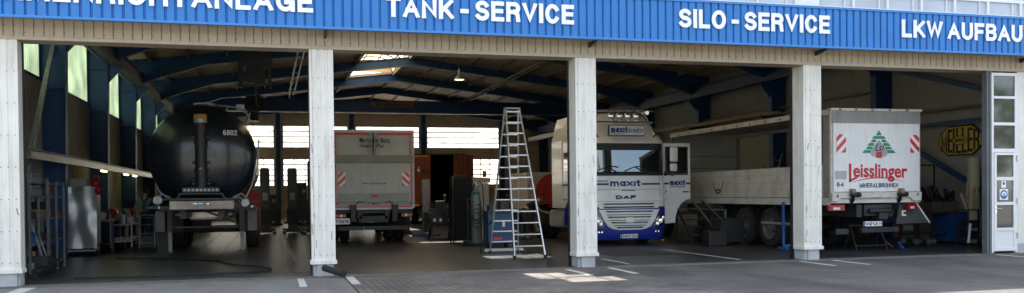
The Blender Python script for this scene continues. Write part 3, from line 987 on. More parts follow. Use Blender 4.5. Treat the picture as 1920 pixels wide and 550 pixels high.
def frames():
    def low(x):   # lower edge of the rafter
        d = min(x-XL, XR-x)
        z = roofz(x)-.42
        if d < 3.1:
            z -= (3.1-d)/3.1*.62 if d > .6 else .55
        return z
    for y in FR:
        xs = [XL+.6, XL+1.45, XL+3.1, RX-.7, RX, RX+.7, XR-3.1, XR-1.45, XR-.6]
        pts = [(x, low(x)) for x in xs]
        top = [(XR, roofz(XR)-.005), (RX, RZ-.005), (XL, roofz(XL)-.005)]
        mb = MB()
        mb.prism([(XL, pts[0][1])]+pts+[(XR, pts[-1][1])]+top, y-.008, y+.008, 'Y')
        for a, b in zip(pts, pts[1:]):
            mb.bar((a[0], y, a[1]), (b[0], y, b[1]), .20, .025)
        for a, b in zip(top, top[1:]):
            mb.bar((a[0], y, a[1]-.015), (b[0], y, b[1]-.015), .20, .02)
        for x in [XL+.6+2.6*k for k in range(10)]:
            mb.box(x-.008, x+.008, y-.09, y+.09, low(x)+.01, roofz(x)-.02)
        f = mb.build('roof_rafter', steel_blue, B)
        ed = MB()
        for a, b in zip(pts, pts[1:]):
            ed.bar((a[0], y-.101, a[1]+.004), (b[0], y-.101, b[1]+.004), .006, .03)
        ed.build('flange_edge', mat('flange_edge_tone', (.10, .17, .24), .4), f)  # paler strip along the front of the lower flange
        for sx, x, d in ((1, XL, .6), (-1, XR, .6)):
            c = MB()
            c.prism([(x, 0), (x+sx*.50, 0), (x+sx*d, 6.05), (x, 6.05)], y-.01, y+.01, 'Y')
            c.bar((x+sx*.50, y, 0), (x+sx*d, y, 6.02), .02, .28) if False else c.prism([(x+sx*.50, 0), (x+sx*.52, 0), (x+sx*(d+.02), 6.02), (x+sx*d, 6.02)], y-.14, y+.14, 'Y')
            c.box(x, x+sx*.02, y-.14, y+.14, 0, 6.4)
            for z in (1.4, 2.8, 4.2, 5.5):
                c.box(x+sx*.02, x+sx*.5, y-.11, y+.11, z, z+.016)
            cc = c.build('wall_column', steel_blue, B)
            k = MB()
            k.prism([(x+sx*.55, 5.05), (x+sx*.98, 5.55), (x+sx*.98, 5.66), (x+sx*.55, 5.66)], y-.06, y+.06, 'Y')
            k.build('crane_rail_corbel', steel_blue, cc)
    for x in (-.33, 4.49, 9.36, 14.95):
        c = MB(); c.box(x-.14, x+.14, YB-.32, YB-.30, 0, 7.0); c.box(x-.01, x+.01, YB-.30, YB-.02, 0, 7.0); c.box(x-.14, x+.14, YB-.04, YB-.022, 0, 7.0)
        c.build('back_wall_column', steel_blue, B)
    for sx, x in ((1, XL+.82), (-1, XR-.82)):
        r = MB(); r.box(x-.10, x+.10, .4, 43, 5.66, 5.685); r.box(x-.01, x+.01, .4, 43, 5.685, 6.10); r.box(x-.12, x+.12, .4, 43, 6.10, 6.13); r.box(x-.03, x+.03, .4, 43, 6.13, 6.18)
        r.build('crane_runway_beam', runway_m if sx < 0 else mat('runway_beam_grey', (.13, .11, .09), .5, var=.2), B)
    # wall bracing
    d = MB(); d.bar((XL+.30, 7.4, 5.5), (XL+.30, 3.4, .9), .10, .10); d.bar((XL+.33, 1.2, 6.1), (XL+.33, 7.0, 5.8), .06)
    d.tube([(XL+.5, 8.5, 5.75), (XL+.5, 34, 5.8)], .035, 6)
    for y in FR[1:5]:
        d.bar((XL+.55, y, 5.2), (XL+.55, y+2.6, 5.85), .06)
    d.build('wall_brace', galv, B)
    d = MB(); d.bar((XR-.5, 6.9, 5.35), (XR-.5, .5, 3.55), .12, .14)
    d.bar((XR-.55, 6.0, 3.0), (XR-.55, .45, .35), .12, .12)
    d.build('wall_brace', brace_blue, B)
    d = MB(); d.tube([(XR-.15, .4, 3.80), (XR-.15, 6.9, 3.86)], .055, 8); d.tube([(XR-.15, 7.5, 4.7), (XR-.15, 43, 4.7)], .05, 8)
    d.build('wall_pipe', galv, B)
    d = MB(); d.bar((XR-.3, .4, 3.42), (XR-.3, 6.9, 3.42), .08, .10)
    d.build('wall_rail', brace_blue, B)
    d = MB()
    for x in (.10, .32):
        d.tube([(x, 12, 6.70), (x, 30, 6.70)], .035, 8)
    for y in range(13, 30, 3): d.box(.02, .40, y, y+.03, 6.73, 6.78)
    d.build('ceiling_conduit', alu_dull, B)
    d = MB()
    d.box(9.75, 9.79, 10, 42, 6.82, 6.88); d.box(10.05, 10.09, 10, 42, 6.82, 6.88)
    for y in range(10, 42, 1): d.bar((9.78, y, 6.84), (10.08, y+.5, 6.84), .025)
    d.build('ceiling_cable_tray', mat('cable_tray_tan', (.22, .18, .13), .5), B)
frames()

def crane():
    t = thing('overhead_crane', 'dark blue travelling crane girder spanning the hall near its back windows', 'crane', (5.85, 34.5, 6.2))
    g = MB(); x0, x1 = XL-5.85+.7, XR-5.85-.7
    g.box(x0, x1, -.22, .22, .06, .72); g.box(x0, x1, -.26, .26, .03, .06); g.box(x0, x1, -.26, .26, .72, .75)
    g.build('girder', steel_blue, t)
    e = MB(); e.box(x0, x1, -.275, -.262, .03, .075); e.build('girder_edge', mat('girder_edge_tone', (.22, .20, .18), .5), t)  # paler strip along the lower front edge of the girder
    for x in (x0, x1):
        MB().box(x-.15, x+.15, -1.3, 1.3, -.02, .3).build('end_carriage', steel_blue, t)
    s = MB().box(-1.15, 1.35, -.30, -.265, .34, .66).build('capacity_sign', sign_brown, t)
    sign('lettering', '8t', -.85, -.62, .42, .57, -.302, black_letter, s)
    sign('lettering', 'DEMAG', -.42, .62, .42, .57, -.302, black_letter, s, t=.24)
    h = MB(); h.box(-8.0, -7.2, -.5, .5, .3, .9); h.box(-7.9, -7.3, -.3, .3, -.5, .0); h.tube([(-7.6, 0, -.5), (-7.6, 0, -1.0)], .02, 6)
    h.build('hoist', dark_steel, t)
    for yy in (0,):
        pass
crane()

def hoist_trolley():
    """service platform crane over the black tank: stacked dark boxes seen against the roof"""
    t = thing('suspended_hoist', 'dark suspended hoist hanging from the roof above the black tank', 'hoist', (-1.35, 14.5, 0))
    m = MB()
    m.box(-.45, .45, -.2, .2, 5.9, 6.35); m.box(-.30, .30, -.15, .15, 5.35, 5.9); m.box(-.55, -.40, -.1, .1, 5.2, 6.6); m.box(.40, .52, -.1, .1, 5.2, 6.6)
    m.build('hoist_body', dark_steel, t)
    m = MB(); m.bar((-.3, 0, 6.3), (-.3, 0, 6.95), .06); m.bar((.3, 0, 6.3), (.3, 0, 6.95), .06); each(m, 'hanger', dark_steel, t)
    m = MB(); m.tube([(.0, 0, 5.35), (.0, 0, 4.6)], .03, 8); m.ball((0, 0, 4.55), .09); m.build('hook_block', dark_steel, t)
hoist_trolley()
# ------------------------------------------------------------------ black tank trailer (first bay)
def tank_trailer():
    t = thing('tank_trailer', 'glossy black silo tank trailer numbered 6802 in the leftmost bay', 'tank trailer', (-2.52, 6.0, 0))
    r, zc = 1.25, 2.50
    def dish(d):                                      # y of the domed end at distance d from its axis
        return -.42*math.sqrt(max(0, 1-(d/r)**2)) if d < r else 0
    prof = [(-.42, .001)]+[(dish(r*math.sin(a)), r*math.sin(a)) for a in [PI/2*k/10 for k in range(1, 10)]]+[(0, r-.002), (.03, r+.012), (.08, r+.012), (.10, r)]
    prof += [(3.0, r), (3.02, r+.015), (3.1, r+.015), (3.12, r), (9.0, r), (9.3, r*.7), (9.4, .001)]
    m = MB(); m.lathe(prof, (0, 0, zc), 'Y', 64, caps=False)
    tk = m.build('tank', black_gloss, t, smooth=True, ang=50)
    sign('lettering', '6802', .50, .82, 3.00, 3.13, 0, white_letter, tk, t=.14, ext=.003, fn=lambda x, z: dish(math.hypot(x, z-zc))-.003)
    m = MB(); m.cyl((0, -.62, 1.62), (0, -.62, 3.30), .135, 20); m.cyl((0, -.62, 2.1), (0, -.62, 2.16), .16, 20); m.cyl((0, -.62, 2.75), (0, -.62, 2.81), .16, 20)
    for z in (1.8, 2.3, 2.9): m.box(-.2, .2, -.60, -.35, z, z+.05)
    for z in (1.9, 2.15, 2.35): m.cyl((-.17, -.66, z), (-.17, -.56, z), .02, 8); m.cyl((.17, -.66, z), (.17, -.56, z), .02, 8)
    p = m.build('filter_pipe', black_m, t, smooth=True)
    m = MB(); m.lathe([(3.30, .14), (3.31, .15), (3.44, .15), (3.47, .13), (3.48, .001)], (0, -.62, 0), 'Z', 20, caps=False)
    m.build('cap', [mat('orange_cap', (.42, .20, .06), .5)], p, smooth=True)
    m = MB(); m.cyl((0, -.62, 3.27), (0, -.62, 3.36), .151, 20); m.build('cap_band', galv, p, smooth=True)
    m = MB(); m.prism([(-.055, 2.12), (.055, 2.12), (0, 2.22)], -.765, -.76, 'Y'); m.build('warning_label', yellow_m, p)
    m = MB(); m.prism([(-.006, 2.145), (.006, 2.145), (.012, 2.185), (-.004, 2.19)], -.768, -.765, 'Y'); m.build('warning_mark', black_letter, p)
    # end frame
    m = MB(); m.box(-.70, .74, -.82, -.78, 1.22, 1.41); m.box(-.70, .74, -.82, -.5, 1.40, 1.42); m.box(-.70, .74, -.82, -.5, 1.21, 1.225)
    fp = m.build('end_plate', mat('stainless_plate', (.15, .135, .115), .3, metal=.8, var=.35, scale=2, bump=.4, bscale=3), t, bev=.006)
    m = MB(); m.box(-.07, .07, -.826, -.82, 1.245, 1.30); m.build('blue_label', mat('pale_blue_label', (.10, .36, .50), .5), fp)
    m = MB(); m.box(-.05, .04, -.826, -.82, 1.34, 1.365); m.build('white_label', white_letter, fp)
    m = MB()
    for x in (-.16, -.13, -.1, .14, .17): m.cyl((x, -.83, 1.35), (x, -.82, 1.35), .01, 6)
    m.build('bolt', chrome, fp)
    m = MB(); m.box(-.42, .42, -.76, -.70, 1.62, 1.73); m.box(-.5, .5, -.78, -.72, 1.57, 1.60)
    m.bar((-.45, -.74, 1.6), (-.58, -.74, 1.42), .03); m.bar((.45, -.74, 1.6), (.58, -.74, 1.42), .03)
    m.box(-1.0, 1.0, -.74, -.68, 1.44, 1.48)
    lb = m.build('light_bar', dark_steel, t)
    m = MB()
    for k in range(9):
        x = -.36+k*.09; m.cyl((x, -.775, 1.675), (x, -.76, 1.675), .032, 12)
    m.build('lamp_row', galv, lb)
    for x in (-.95, 1.0):
        m = MB(); m.lathe([(0, .001), (0, .09), (.03, .11), (.10, .11), (.13, .09), (.13, .001)], (x, -.9, 1.44 if x < 0 else 1.36), 'Y', 20, caps=False)
        m.tube([(x, -.8, 1.5), (x*.92, -.75, 1.58), (x*.72, -.7, 1.50)], .02, 6)
        m.build('hose_reel', galv, t, smooth=True)
    m = MB(); m.tube([(1.0, -.7, 1.45), (1.16, -.6, 1.8), (1.30, -.5, 2.3), (1.33, -.45, 2.9)], .018, 6); m.tube([(.72, -.8, 1.48), (.86, -.82, 1.5), (.95, -.82, 1.42)], .022, 6)
    m.tube([(-.75, -.8, 1.5), (-.9, -.75, 1.62), (-.98, -.7, 1.75)], .018, 6)
    each(m, 'pipework', galv, t)
    for s in (-1, 1):
        m = MB(); x = s*.87
        m.box(x-.06, x+.06, .9, 1.05, .62, 1.3)
        l = m.build('landing_leg', dark_steel, t)
        m = MB(); m.box(x-.043, x+.043, .93, 1.02, .14, .62); m.build('leg_tube', mat('worn_leg_steel', (.18, .17, .16), .5, metal=.4, var=.3), l)
        m = MB(); m.box(x-.07, x+.07, .90, 1.05, .10, .14); m.build('foot', dark_steel, l)
    m = MB()
    m.box(-.5, -.36, -.5, 9.0, 1.0, 1.22); m.box(.36, .5, -.5, 9.0, 1.0, 1.22)
    m.box(-1.15, 1.2, .96, 1.02, 1.16, 1.24); m.box(-.87, .87, .97, 1.0, .72, .77); m.bar((-.1, .98, 1.18), (.8, .98, .8), .04)
    m.box(-1.2, -.6, -.6, -.5, 1.24, 1.30); m.box(.7, 1.25, -.6, -.5, 1.24, 1.30)
    for y in (2, 4, 6, 8): m.box(-1.1, 1.1, y, y+.06, 1.05, 1.22)
    m.build('chassis', dark_steel, t)
    m = MB(); m.box(-.45, .5, 1.2, 2.2, .98, 1.12); m.cyl((-.8, 1.6, 1.05), (.6, 1.6, 1.05), .09, 14); m.cyl((-.4, 1.3, .95), (.2, 1.3, .95), .06, 12)
    m.build('discharge_pipe', mat('stainless_pipe', (.42, .38, .34), .3, metal=.8, var=.3), t, smooth=True)
    for s in (-1, 1):
        m = MB(); m.box(s*1.0, s*1.24, 1.1, 2.3, .62, 1.16); m.build('side_box', mat('side_box_steel', (.07, .066, .06), .4, metal=.5, var=.3), t, bev=.01)
    for x in (-.95, 1.15):
        m = MB(); m.cyl((x, -.63, 1.27), (x, -.61, 1.27), .028, 8); m.build('marker_lamp', mat('white_marker', (.8, .8, .75), .3), t)
    for y in (5.0, 6.3, 7.6):
        for s in (-1, 1):
            wheel(t, s*1.05, y, .52, .36, s)
    m = MB()
    for y in (5.0, 6.3, 7.6): m.cyl((-1.0, y, .52), (1.0, y, .52), .07, 10)
    each(m, 'axle', dark_steel, t)
    for s in (-1, 1):
        m = MB()
        arc = [(y, .52+.62*math.sin(a)) for y, a in [(6.3-1.95*math.cos(a), a) for a in [PI*k/10 for k in range(11)]]]
        m.box(s*.85, s*1.27, 4.3, 8.3, 1.12, 1.15)
        m.box(s*.85, s*1.27, 4.3, 4.33, .5, 1.12)
        m.build('mudguard', black_m, t)
    # hatches, rail and pipes along the top of the tank
    m = MB()
    for y in (.8, 3.5, 6.5): m.cyl((0, y, zc+r-.02), (0, y, zc+r+.12), .25, 20)
    m.tube([(.55, .2, 3.62), (.6, .2, 3.75), (1.0, .2, 3.68), (1.1, .2, 3.45)], .022, 6)
    m.tube([(.5, 0, 3.6), (.5, 7.5, 3.66)], .03, 6)
    m.build('top_hatch', galv, t)
    m = MB()
    m.tube([(-.35, .3, 3.72), (-.1, .3, 3.80), (.35, .3, 3.78), (.9, .3, 3.74), (1.0, .3, 3.6)], .02, 6)
    m.box(.15, .22, .2, .3, 3.74, 3.82); m.box(.80, .98, .2, .5, 3.66, 3.80); m.bar((.98, .3, 3.7), (1.15, .3, 3.35), .03); m.bar((1.12, .3, 3.6), (1.02, .3, 3.2), .025)
    m.build('top_railing', galv, t)
tank_trailer()

def truck_rear_bits(t, w, y, z, lights_x, plate=None):
    pass

# ------------------------------------------------------------------ grey box truck
def box_truck():
    t = thing('box_truck', 'grey box truck with red reflective border and folded tail lift in second bay', 'truck', (2.19, 11.0, 0))
    w = 1.275
    m = MB(); m.box(-w, w, .06, 7.4, 1.12, 3.52)
    body = m.build('cargo_box', grey_light, t, bev=.02)
    fr = MB(); fr.box(-w-.01, -w+.05, -.02, .10, 1.10, 3.55); fr.box(w-.05, w+.01, -.02, .10, 1.10, 3.55); fr.box(-w+.05, w-.05, -.02, .10, 3.46, 3.55); fr.box(-w+.05, w-.05, -.02, .10, 1.06, 1.19)
    fr.build('rear_frame', alu_dull, body, bev=.008)
    for s in (-1, 1):
        m = MB(); m.box(s*.022, s*1.215, .0, .055, 1.2, 3.455)
        d = m.build('rear_door', grey_paint, t, bev=.006)
        b = MB()
        b.m = 0
        b.box(s*1.13, s*1.19, -.006, -.001, 1.21, 3.45); b.box(s*.04, s*1.13, -.006, -.001, 3.385, 3.45)
        b.build('reflective_border', red_band, d)
        k = MB()
        for xx in (.07, .16):
            k.tube([(s*xx, -.03, 1.2), (s*xx, -.03, 3.45)], .014, 6)
            k.box(s*(xx-.03), s*(xx+.03), -.04, -.0, 3.38, 3.44); k.box(s*(xx-.03), s*(xx+.03), -.04, -.0, 2.72, 2.78)
        for zz in (2.9, 3.22): k.box(s*1.12, s*1.26, -.03, -.005, zz, zz+.06)
        k.build('locking_bar', galv, d)
    g = MB().box(-.02, .02, .02, .06, 1.2, 3.46); g.build('door_gap', black_m, body)
    text('lettering', 'Mercedes Benz', -.42, .53, 3.15, 3.31, -.034, black_letter, body, bold=.012, ext=.004)
    text('lettering', 'Charter Way', -.42, .33, 2.97, 3.12, -.034, black_letter, body, bold=.012, ext=.004)
    # folded tail lift platform
    m = MB(); m.box(-1.22, 1.22, -.10, -.045, 1.29, 2.52)
    tl = m.build('tail_lift', grey_paint, t, bev=.008)
    m = MB(); m.box(-1.25, 1.25, -.12, -.04, 2.52, 2.76); m.build('tail_lift_edge', mat('tail_lift_tip', (.20, .20, .19), .5, metal=.3, var=.15, dirt=.3), tl, bev=.01)
    b = MB(); b.box(-1.205, -1.15, -.106, -.100, 1.3, 2.5); b.box(1.15, 1.205, -.106, -.100, 1.3, 2.5)
    b.build('reflective_border', red_band, tl)
    m = MB(); m.box(-1.10, 1.10, -.118, -.101, 1.32, 1.58); m.build('step_plate', mat('step_grey', (.31, .32, .32), .5, dirt=.3), tl, bev=.006)
    text('lettering', 'www.charterway.de', -.38, .39, 1.83, 1.92, -.101, black_letter, tl, bold=.015)
    text('lettering', '.bär', -.13, .14, 1.44, 1.55, -.119, red_letter, tl, bold=.04)
    m = MB(); m.box(-1.25, 1.25, -.03, .0, 1.10, 1.185); lb = m.build('lower_bar', alu_dull, t)
    m = MB(); m.box(-1.2, 1.2, -.036, -.03, 1.125, 1.17); m.build('reflective_border', red_band, lb)
    for s in (-1, 1):
        hazard(t, (-1.10 if s < 0 else .88), (-.88 if s < 0 else 1.10), 1.80, 2.22, -.118, -s)
        m = MB(); m.box(s*.55, s*.75, -.16, -.03, 1.04, 1.22); m.tube([(s*.6, -.12, 1.2), (s*.48, -.14, 1.32), (s*.36, -.1, 1.28)], .015, 6); m.box(s*.57, s*.72, -.1, .3, .7, 1.04)
        m.build('tail_lift_arm', black_m, t)
        m = MB(); m.m = 0; m.box(s*.86, s*1.2, -.03, .05, .83, .93)
        m.m = 1; m.box(s*.97, s*1.04, -.036, -.03, .84, .92)
        m.build('tail_light', [lens_red, lens_white], t, bev=.005)
    m = MB(); m.box(-1.22, -.75, -.02, -.005, .62, .80); p = m.build('number_plate', white_letter, t)
    sign('lettering', 'W 5076', -1.18, -.79, .655, .765, -.022, black_letter, p)
    m = MB(); m.box(-1.1, 1.1, .15, .25, .42, .54); m.box(-.45, .45, .1, .5, .66, .86); m.bar((-.4, .1, .76), (.4, .1, .76), .05)
    m.box(-.5, -.36, .1, 8.8, .78, 1.05); m.box(.36, .5, .1, 8.8, .78, 1.05); m.box(-1.15, 1.15, .2, .28, .95, 1.06)
    m.cyl((-1, 2.3, .50), (1, 2.3, .50), .09, 10)
    m.build('chassis', dark_steel, t)
    m = MB(); m.box(-.3, .1, -.0, .02, .43, .50); u = m.build('underrun_label', black_m, t)
    sign('lettering', 'BEAR', -.32, .0, .435, .49, .148, white_letter, u)
    for s in (-1, 1):
        for dx in (.0, .34):
            wheel(t, s*(1.08-dx), 2.3, .50, .29, s)
        wheel(t, s*1.08, 7.9, .50, .29, s)
        m = MB(); m.box(s*.75, s*1.25, 1.68, 1.70, .35, 1.0); m.build('mud_flap', rubber, t)
    m = MB(); m.box(-1.2, 1.2, 7.5, 9.2, .7, 3.1); m.build('cab', white_paint, t, bev=.12)
box_truck()

# ------------------------------------------------------------------ orange trailer far back
def curtain_trailer():
    t = thing('curtain_trailer', 'orange and red trailer with open dark rear far behind grey box truck', 'trailer', (7.35, 27.0, 0))
    m = MB()
    m.box(-1.3, -1.27, 0, 11, 1.0, 3.5); m.box(1.27, 1.3, 0, 11, 1.0, 3.5); m.box(-1.27, 1.27, 10.97, 11, 1.0, 3.5); m.box(-1.27, 1.27, 0, 11, .95, 1.05)
    m.build('curtain_side', orange_m, t)
    MB().box(-1.3, 1.3, .05, 11, 3.5, 3.56).build('roof', dark_steel, t)
    m = MB(); m.box(-1.6, -.52, -.05, .0, 1.0, 3.48); d = m.build('rear_door', orange_m, t)
    sign('lettering', '4', -1.20, -1.05, 2.62, 2.95, -.052, white_letter, d, t=.12)
    sign('lettering', 'LEIPA', -1.02, -.54, 2.58, 2.80, -.052, black_letter, d)
    MB().box(-1.62, -.52, -.058, -.05, 3.40, 3.47).build('yellow_strip', mat('amber_strip', (.5, .28, .04), .5), d)
    m = MB(); m.corr(.66, 1.68, 1.02, 3.50, -.02, .25, .02, 'X'); m.build('rear_door', redbrown, t)
    m = MB(); m.box(-1.2, 1.2, .0, .1, .62, .8); m.box(-.5, -.36, 0, 10.5, .75, .95); m.box(.36, .5, 0, 10.5, .75, .95); m.build('chassis', dark_steel, t)
    MB().box(-1.45, -1.1, -.08, -.05, .95, 1.05).build('reflector', lens_amber, t)
    for y in (2.0, 3.3, 4.6):
        for s in (-1, 1): wheel(t, s*1.05, y, .5, .35, s, n=20)
curtain_trailer()

# ------------------------------------------------------------------ white and blue tractor unit
def tractor_unit():
    T = thing('tractor_unit', 'white and blue lorry tractor with roof spotlights, driver door open, in third bay', 'truck', (9.04, 6.9, 0))
    W = 1.235
    # horizontal sections: z, half width, front y, corner radius, back y
    SEC = [(.15, 1.14, .04, .24, 1.0), (.22, 1.17, .0, .24, 1.0), (.34, 1.20, -.03, .25, 1.0), (.60, 1.225, -.05, .26, 1.0), (1.0, 1.235, -.04, .26, 2.3), (1.32, 1.235, -.02, .26, 2.3), (1.40, 1.235, .0, .26, 2.3),
           (2.02, 1.235, .03, .26, 2.35), (2.10, 1.23, .05, .26, 2.35), (2.93, 1.22, .105, .28, 2.35), (3.04, 1.22, .12, .30, 2.35), (3.16, 1.21, .22, .34, 2.35), (3.55, 1.12, .62, .40, 2.35), (3.80, 1.04, .90, .42, 2.35), (3.88, .95, 1.12, .4, 2.35)]
    def at(z):
        if z <= SEC[0][0]: return SEC[0][1:]
        for a, b in zip(SEC, SEC[1:]):
            if z <= b[0]:
                k = (z-a[0])/(b[0]-a[0]); return tuple(p+(q-p)*k for p, q in zip(a[1:], b[1:]))
        return SEC[-1][1:]
    def fy(x, z):
        w, f, r, bk = at(z)
        ax = min(abs(x), w)
        y = f + .05*(ax/w)**2
        if ax > w-r:
            u = (ax-(w-r))/r
            y += r*(1-math.sqrt(max(0, 1-u*u)))
        return y
    def ring(z, inset=0):
        w, f, r, bk = at(z)
        pts = []
        xs = [-w, -w+.006, -w+.03, -w+.07, -w+.14, -w+.22, -w+r, -w*.4, 0, w*.4, w-r, w-.22, w-.14, w-.07, w-.03, w-.006, w]
        for x in xs: pts.append((x, fy(x, z), z))
        pts += [(w, (fy(w, z)+bk)/2, z), (w, bk-.08, z), (w-.08, bk, z), (0, bk, z), (-w+.08, bk, z), (-w, bk-.08, z), (-w, (fy(w, z)+bk)/2, z)]
        return pts
    def loft(zs):
        vs = []; fs = []
        rings = [ring(z) for z in zs]
        n = len(rings[0])
        for r in rings: vs += r
        for j in range(len(rings)-1):
            for i in range(n):
                fs.append((j*n+i, j*n+(i+1) % n, (j+1)*n+(i+1) % n, (j+1)*n+i))
        fs += [tuple(range(n-1, -1, -1)), tuple(range(len(vs)-n, len(vs)))]
        return vs, fs
    zs = [1.06, 1.2, 1.32, 1.40, 1.6, 1.8, 2.02, 2.10, 2.3, 2.5, 2.7, 2.93, 3.04, 3.16, 3.3, 3.42, 3.55, 3.68, 3.80, 3.88]
    m = MB(); m.add(*loft(zs)); cab = m.build('cab', white_paint, T, smooth=True, ang=35)
    m = MB(); m.add(*loft([.15, .22, .34, .60, .8, 1.0, 1.058])); bump = m.build('bumper', truck_blue, T, smooth=True, ang=35)
    def patch(rows, off, nx=24, nz=3, th=.012):
        """rows [(z, xl, xr)] -> thick skin laid on the cab surface"""
        P = []
        zz = []
        for a, b in zip(rows, rows[1:]):
            for k in range(nz):
                u = k/nz; zz.append(tuple(p+(q-p)*u for p, q in zip(a, b)))
        zz.append(rows[-1])
        for z, xl, xr in zz:
            for i in range(nx+1):
                x = xl+(xr-xl)*i/nx; P.append((x, fy(x, z)-off, z))
        n = len(P); fs = []
        for j in range(len(zz)-1):
            for i in range(nx):
                a = j*(nx+1)+i; q = (a, a+1, a+nx+2, a+nx+1)
                fs.append(q); fs.append(tuple(x+n for x in q[::-1]))
        for j in range(len(zz)-1):
            for a in (j*(nx+1), j*(nx+1)+nx): fs.append((a, a+nx+1, a+nx+1+n, a+n))
        for i in range(nx):
            for a in (i, (len(zz)-1)*(nx+1)+i): fs.append((a, a+1, a+1+n, a+n))
        return P+[(x, y+th, z) for x, y, z in P], fs
    # windscreen and visor
    m = MB(); m.add(*patch([(2.06, -1.14, 1.14), (2.2, -1.165, 1.165), (2.86, -1.15, 1.15), (2.94, -1.12, 1.12)], .012))
    ws = m.build('windscreen', glass_dark, T, smooth=True)
    m = MB(); m.add(*patch([(2.74, -1.13, 1.13), (2.93, -1.12, 1.12)], .030)); m.build('tint_strip', black_m, ws, smooth=True)
    m = MB()
    for x0, x1 in ((-.95, -.3), (-.1, .55)):
        pts = [(x0+(x1-x0)*k/6, fy(x0+(x1-x0)*k/6, 2.16+.10*(k/6))-.045, 2.13+.14*math.sin(k/6*2.2)) for k in range(7)]
        m.tube(pts, .014, 5); m.tube([(x1, fy(x1, 2.1)-.05, 2.08), pts[3]], .012, 5)
    m.build('wiper', black_m, ws)
    m = MB(); m.add(*patch([(2.00, -1.10, 1.10), (2.085, -1.14, 1.14)], .016)); m.build('scuttle_panel', black_m, T, smooth=True)
    m = MB()
    P = []
    nx = 24
    for z, o in ((3.02, .035), (2.93, .16), (2.955, .17), (3.12, .04)):
        for i in range(nx+1):
            x = -1.17+2.34*i/nx; P.append((x, fy(x, z)-o*(1-.55*(abs(x)/1.17)**6), z))
    fs = []
    for j in range(3):
        for i in range(nx):
            a = j*(nx+1)+i; fs.append((a, a+1, a+nx+2, a+nx+1))
    fs.append(tuple([i for i in range(nx+1)]+[3*(nx+1)+i for i in range(nx, -1, -1)])) if False else None
    fs = [f for f in fs if f]
    m.add(P, fs); m.build('sun_visor', white_paint, T, smooth=True)
    m = MB()
    for x in (-.75, 0, .75): m.ball((x, fy(x, 3.08)-.10, 3.03), .022, 8)
    m.build('marker_lamp', lens_amber, T)
    # stripe, letters, grille
    m = MB(); m.add(*patch([(1.73, -1.04, -.60), (1.785, -1.04, -.60)], .004, 10, 1)); m.add(*patch([(1.73, .42, 1.0), (1.785, .42, 1.0)], .004, 10, 1))
    m.build('stripe', navy, T)
    sign('lettering', 'bauen ist', -.98, -.62, 1.82, 1.885, 0, navy, T, t=.14, fn=lambda x, z: fy(x, z)-.004)
    sign('lettering', 'maxıt', -.56, .38, 1.69, 1.885, 0, navy, T, t=.27, gap=.12, fn=lambda x, z: fy(x, z)-.004)
    sign('lettering', 'DAF', -.40, .22, 1.325, 1.435, 0, mat('badge_grey', (.05, .052, .055), .3, metal=.5), T, t=.34, gap=.10, ext=.012, fn=lambda x, z: fy(x, z)-.004)
    # seams of the front panel
    m = MB()
    for z in (1.60, 1.255): m.add(*patch([(z, -.98, .98), (z+.008, -.98, .98)], .002, 24, 1))
    m.add(*patch([(1.1, .985, .993), (2.0, .985, .993)], .002, 1, 6)); m.add(*patch([(1.1, -.993, -.985), (2.0, -.993, -.985)], .002, 1, 6))
    m.add(*patch([(1.56, -.22, .22), (1.585, -.22, .22)], .003, 8, 1))
    m.build('panel_gap', dark_steel, T)
    # white grille shield, narrowing to the bottom with rounded corners
    g = MB(); g.add(*patch([(.44, -.34, .34), (.47, -.52, .52), (.54, -.66, .66), (.74, -.80, .80), (.95, -.90, .90), (1.02, -.94, .94)], .035, 28, 3, .03))
    gr = g.build('grille', white_paint, T, smooth=True, ang=50)
    m = MB()
    for z, w in ((.945, .74), (.865, .72), (.785, .68), (.705, .64), (.63, .58), (.555, .52), (.485, .42)):
        hh = .042 if z not in (.865, .705, .555) else .020
        m.add(*patch([(z, -w+.05, w-.05), (z+hh*.5, -w, w), (z+hh, -w+.04, w-.04)], .039, 20, 1, .006))
    for z in (1.185, 1.095): m.add(*patch([(z-.02, -.76, .76), (z+.02, -.80, .80)], .006, 20, 1, .006))
    m.build('grille_slot', black_m, gr)
    m = MB()
    for z, w in ((.957, .6), (.797, .55), (.642, .45), (.497, .3)):
        m.add(*patch([(z, -w, w), (z+.010, -w, w)], .044, 16, 1, .004))
    m.build('grille_mesh', galv, gr)
    m = MB(); m.add(*patch([(.65, -.10, .10), (.68, -.13, .13), (.78, -.13, .13), (.80, -.10, .10)], .046, 6, 1, .01)); m.build('badge', white_paint, gr)
    m = MB(); m.add(*patch([(1.04, .92, 1.08), (1.10, .92, 1.17)], .012, 6, 1)); m.add(*patch([(1.04, -1.08, -.92), (1.10, -1.17, -.92)], .012, 6, 1)); m.build('gap_panel', black_m, T)
    for s in (-1, 1):
        rows = [(.50, .74, .95), (.57, .75, 1.08), (.70, .82, 1.17), (.82, .92, 1.20), (.88, 1.05, 1.205)]
        m = MB(); m.add(*patch([(z, min(s*a, s*b), max(s*a, s*b)) for z, a, b in rows], .010, 8, 2))
        h = m.build('headlight', glass_dark, T, smooth=True)
        m = MB()
        for x, z, r in ((.88, .60, .05), (.98, .68, .065), (1.07, .77, .048)):
            m.lathe([(-.018, .001), (-.016, r), (0, r*1.15)], (s*x, fy(x, z)-.006, z), 'Y', 16, caps=False)
        m.build('reflector', chrome, h, smooth=True)
        m = MB(); m.add(*patch([(.33, min(s*.80, s*.98), max(s*.80, s*.98)), (.42, min(s*.80, s*1.0), max(s*.80, s*1.0))], .008, 6, 1)); fl = m.build('fog_light', black_m, T)
        m = MB()
        for x in (.84, .93): m.lathe([(-.016, .001), (-.012, .03)], (s*x, fy(x, .375)-.008, .375), 'Y', 12, caps=False)
        m.build('fog_lens', chrome, fl)
        # corner deflector
        m = MB(); m.tube([(s*1.16, .10, 1.36), (s*1.255, .05, 1.42), (s*1.265, .04, 1.62), (s*1.20, .07, 1.70)], .022, 8)
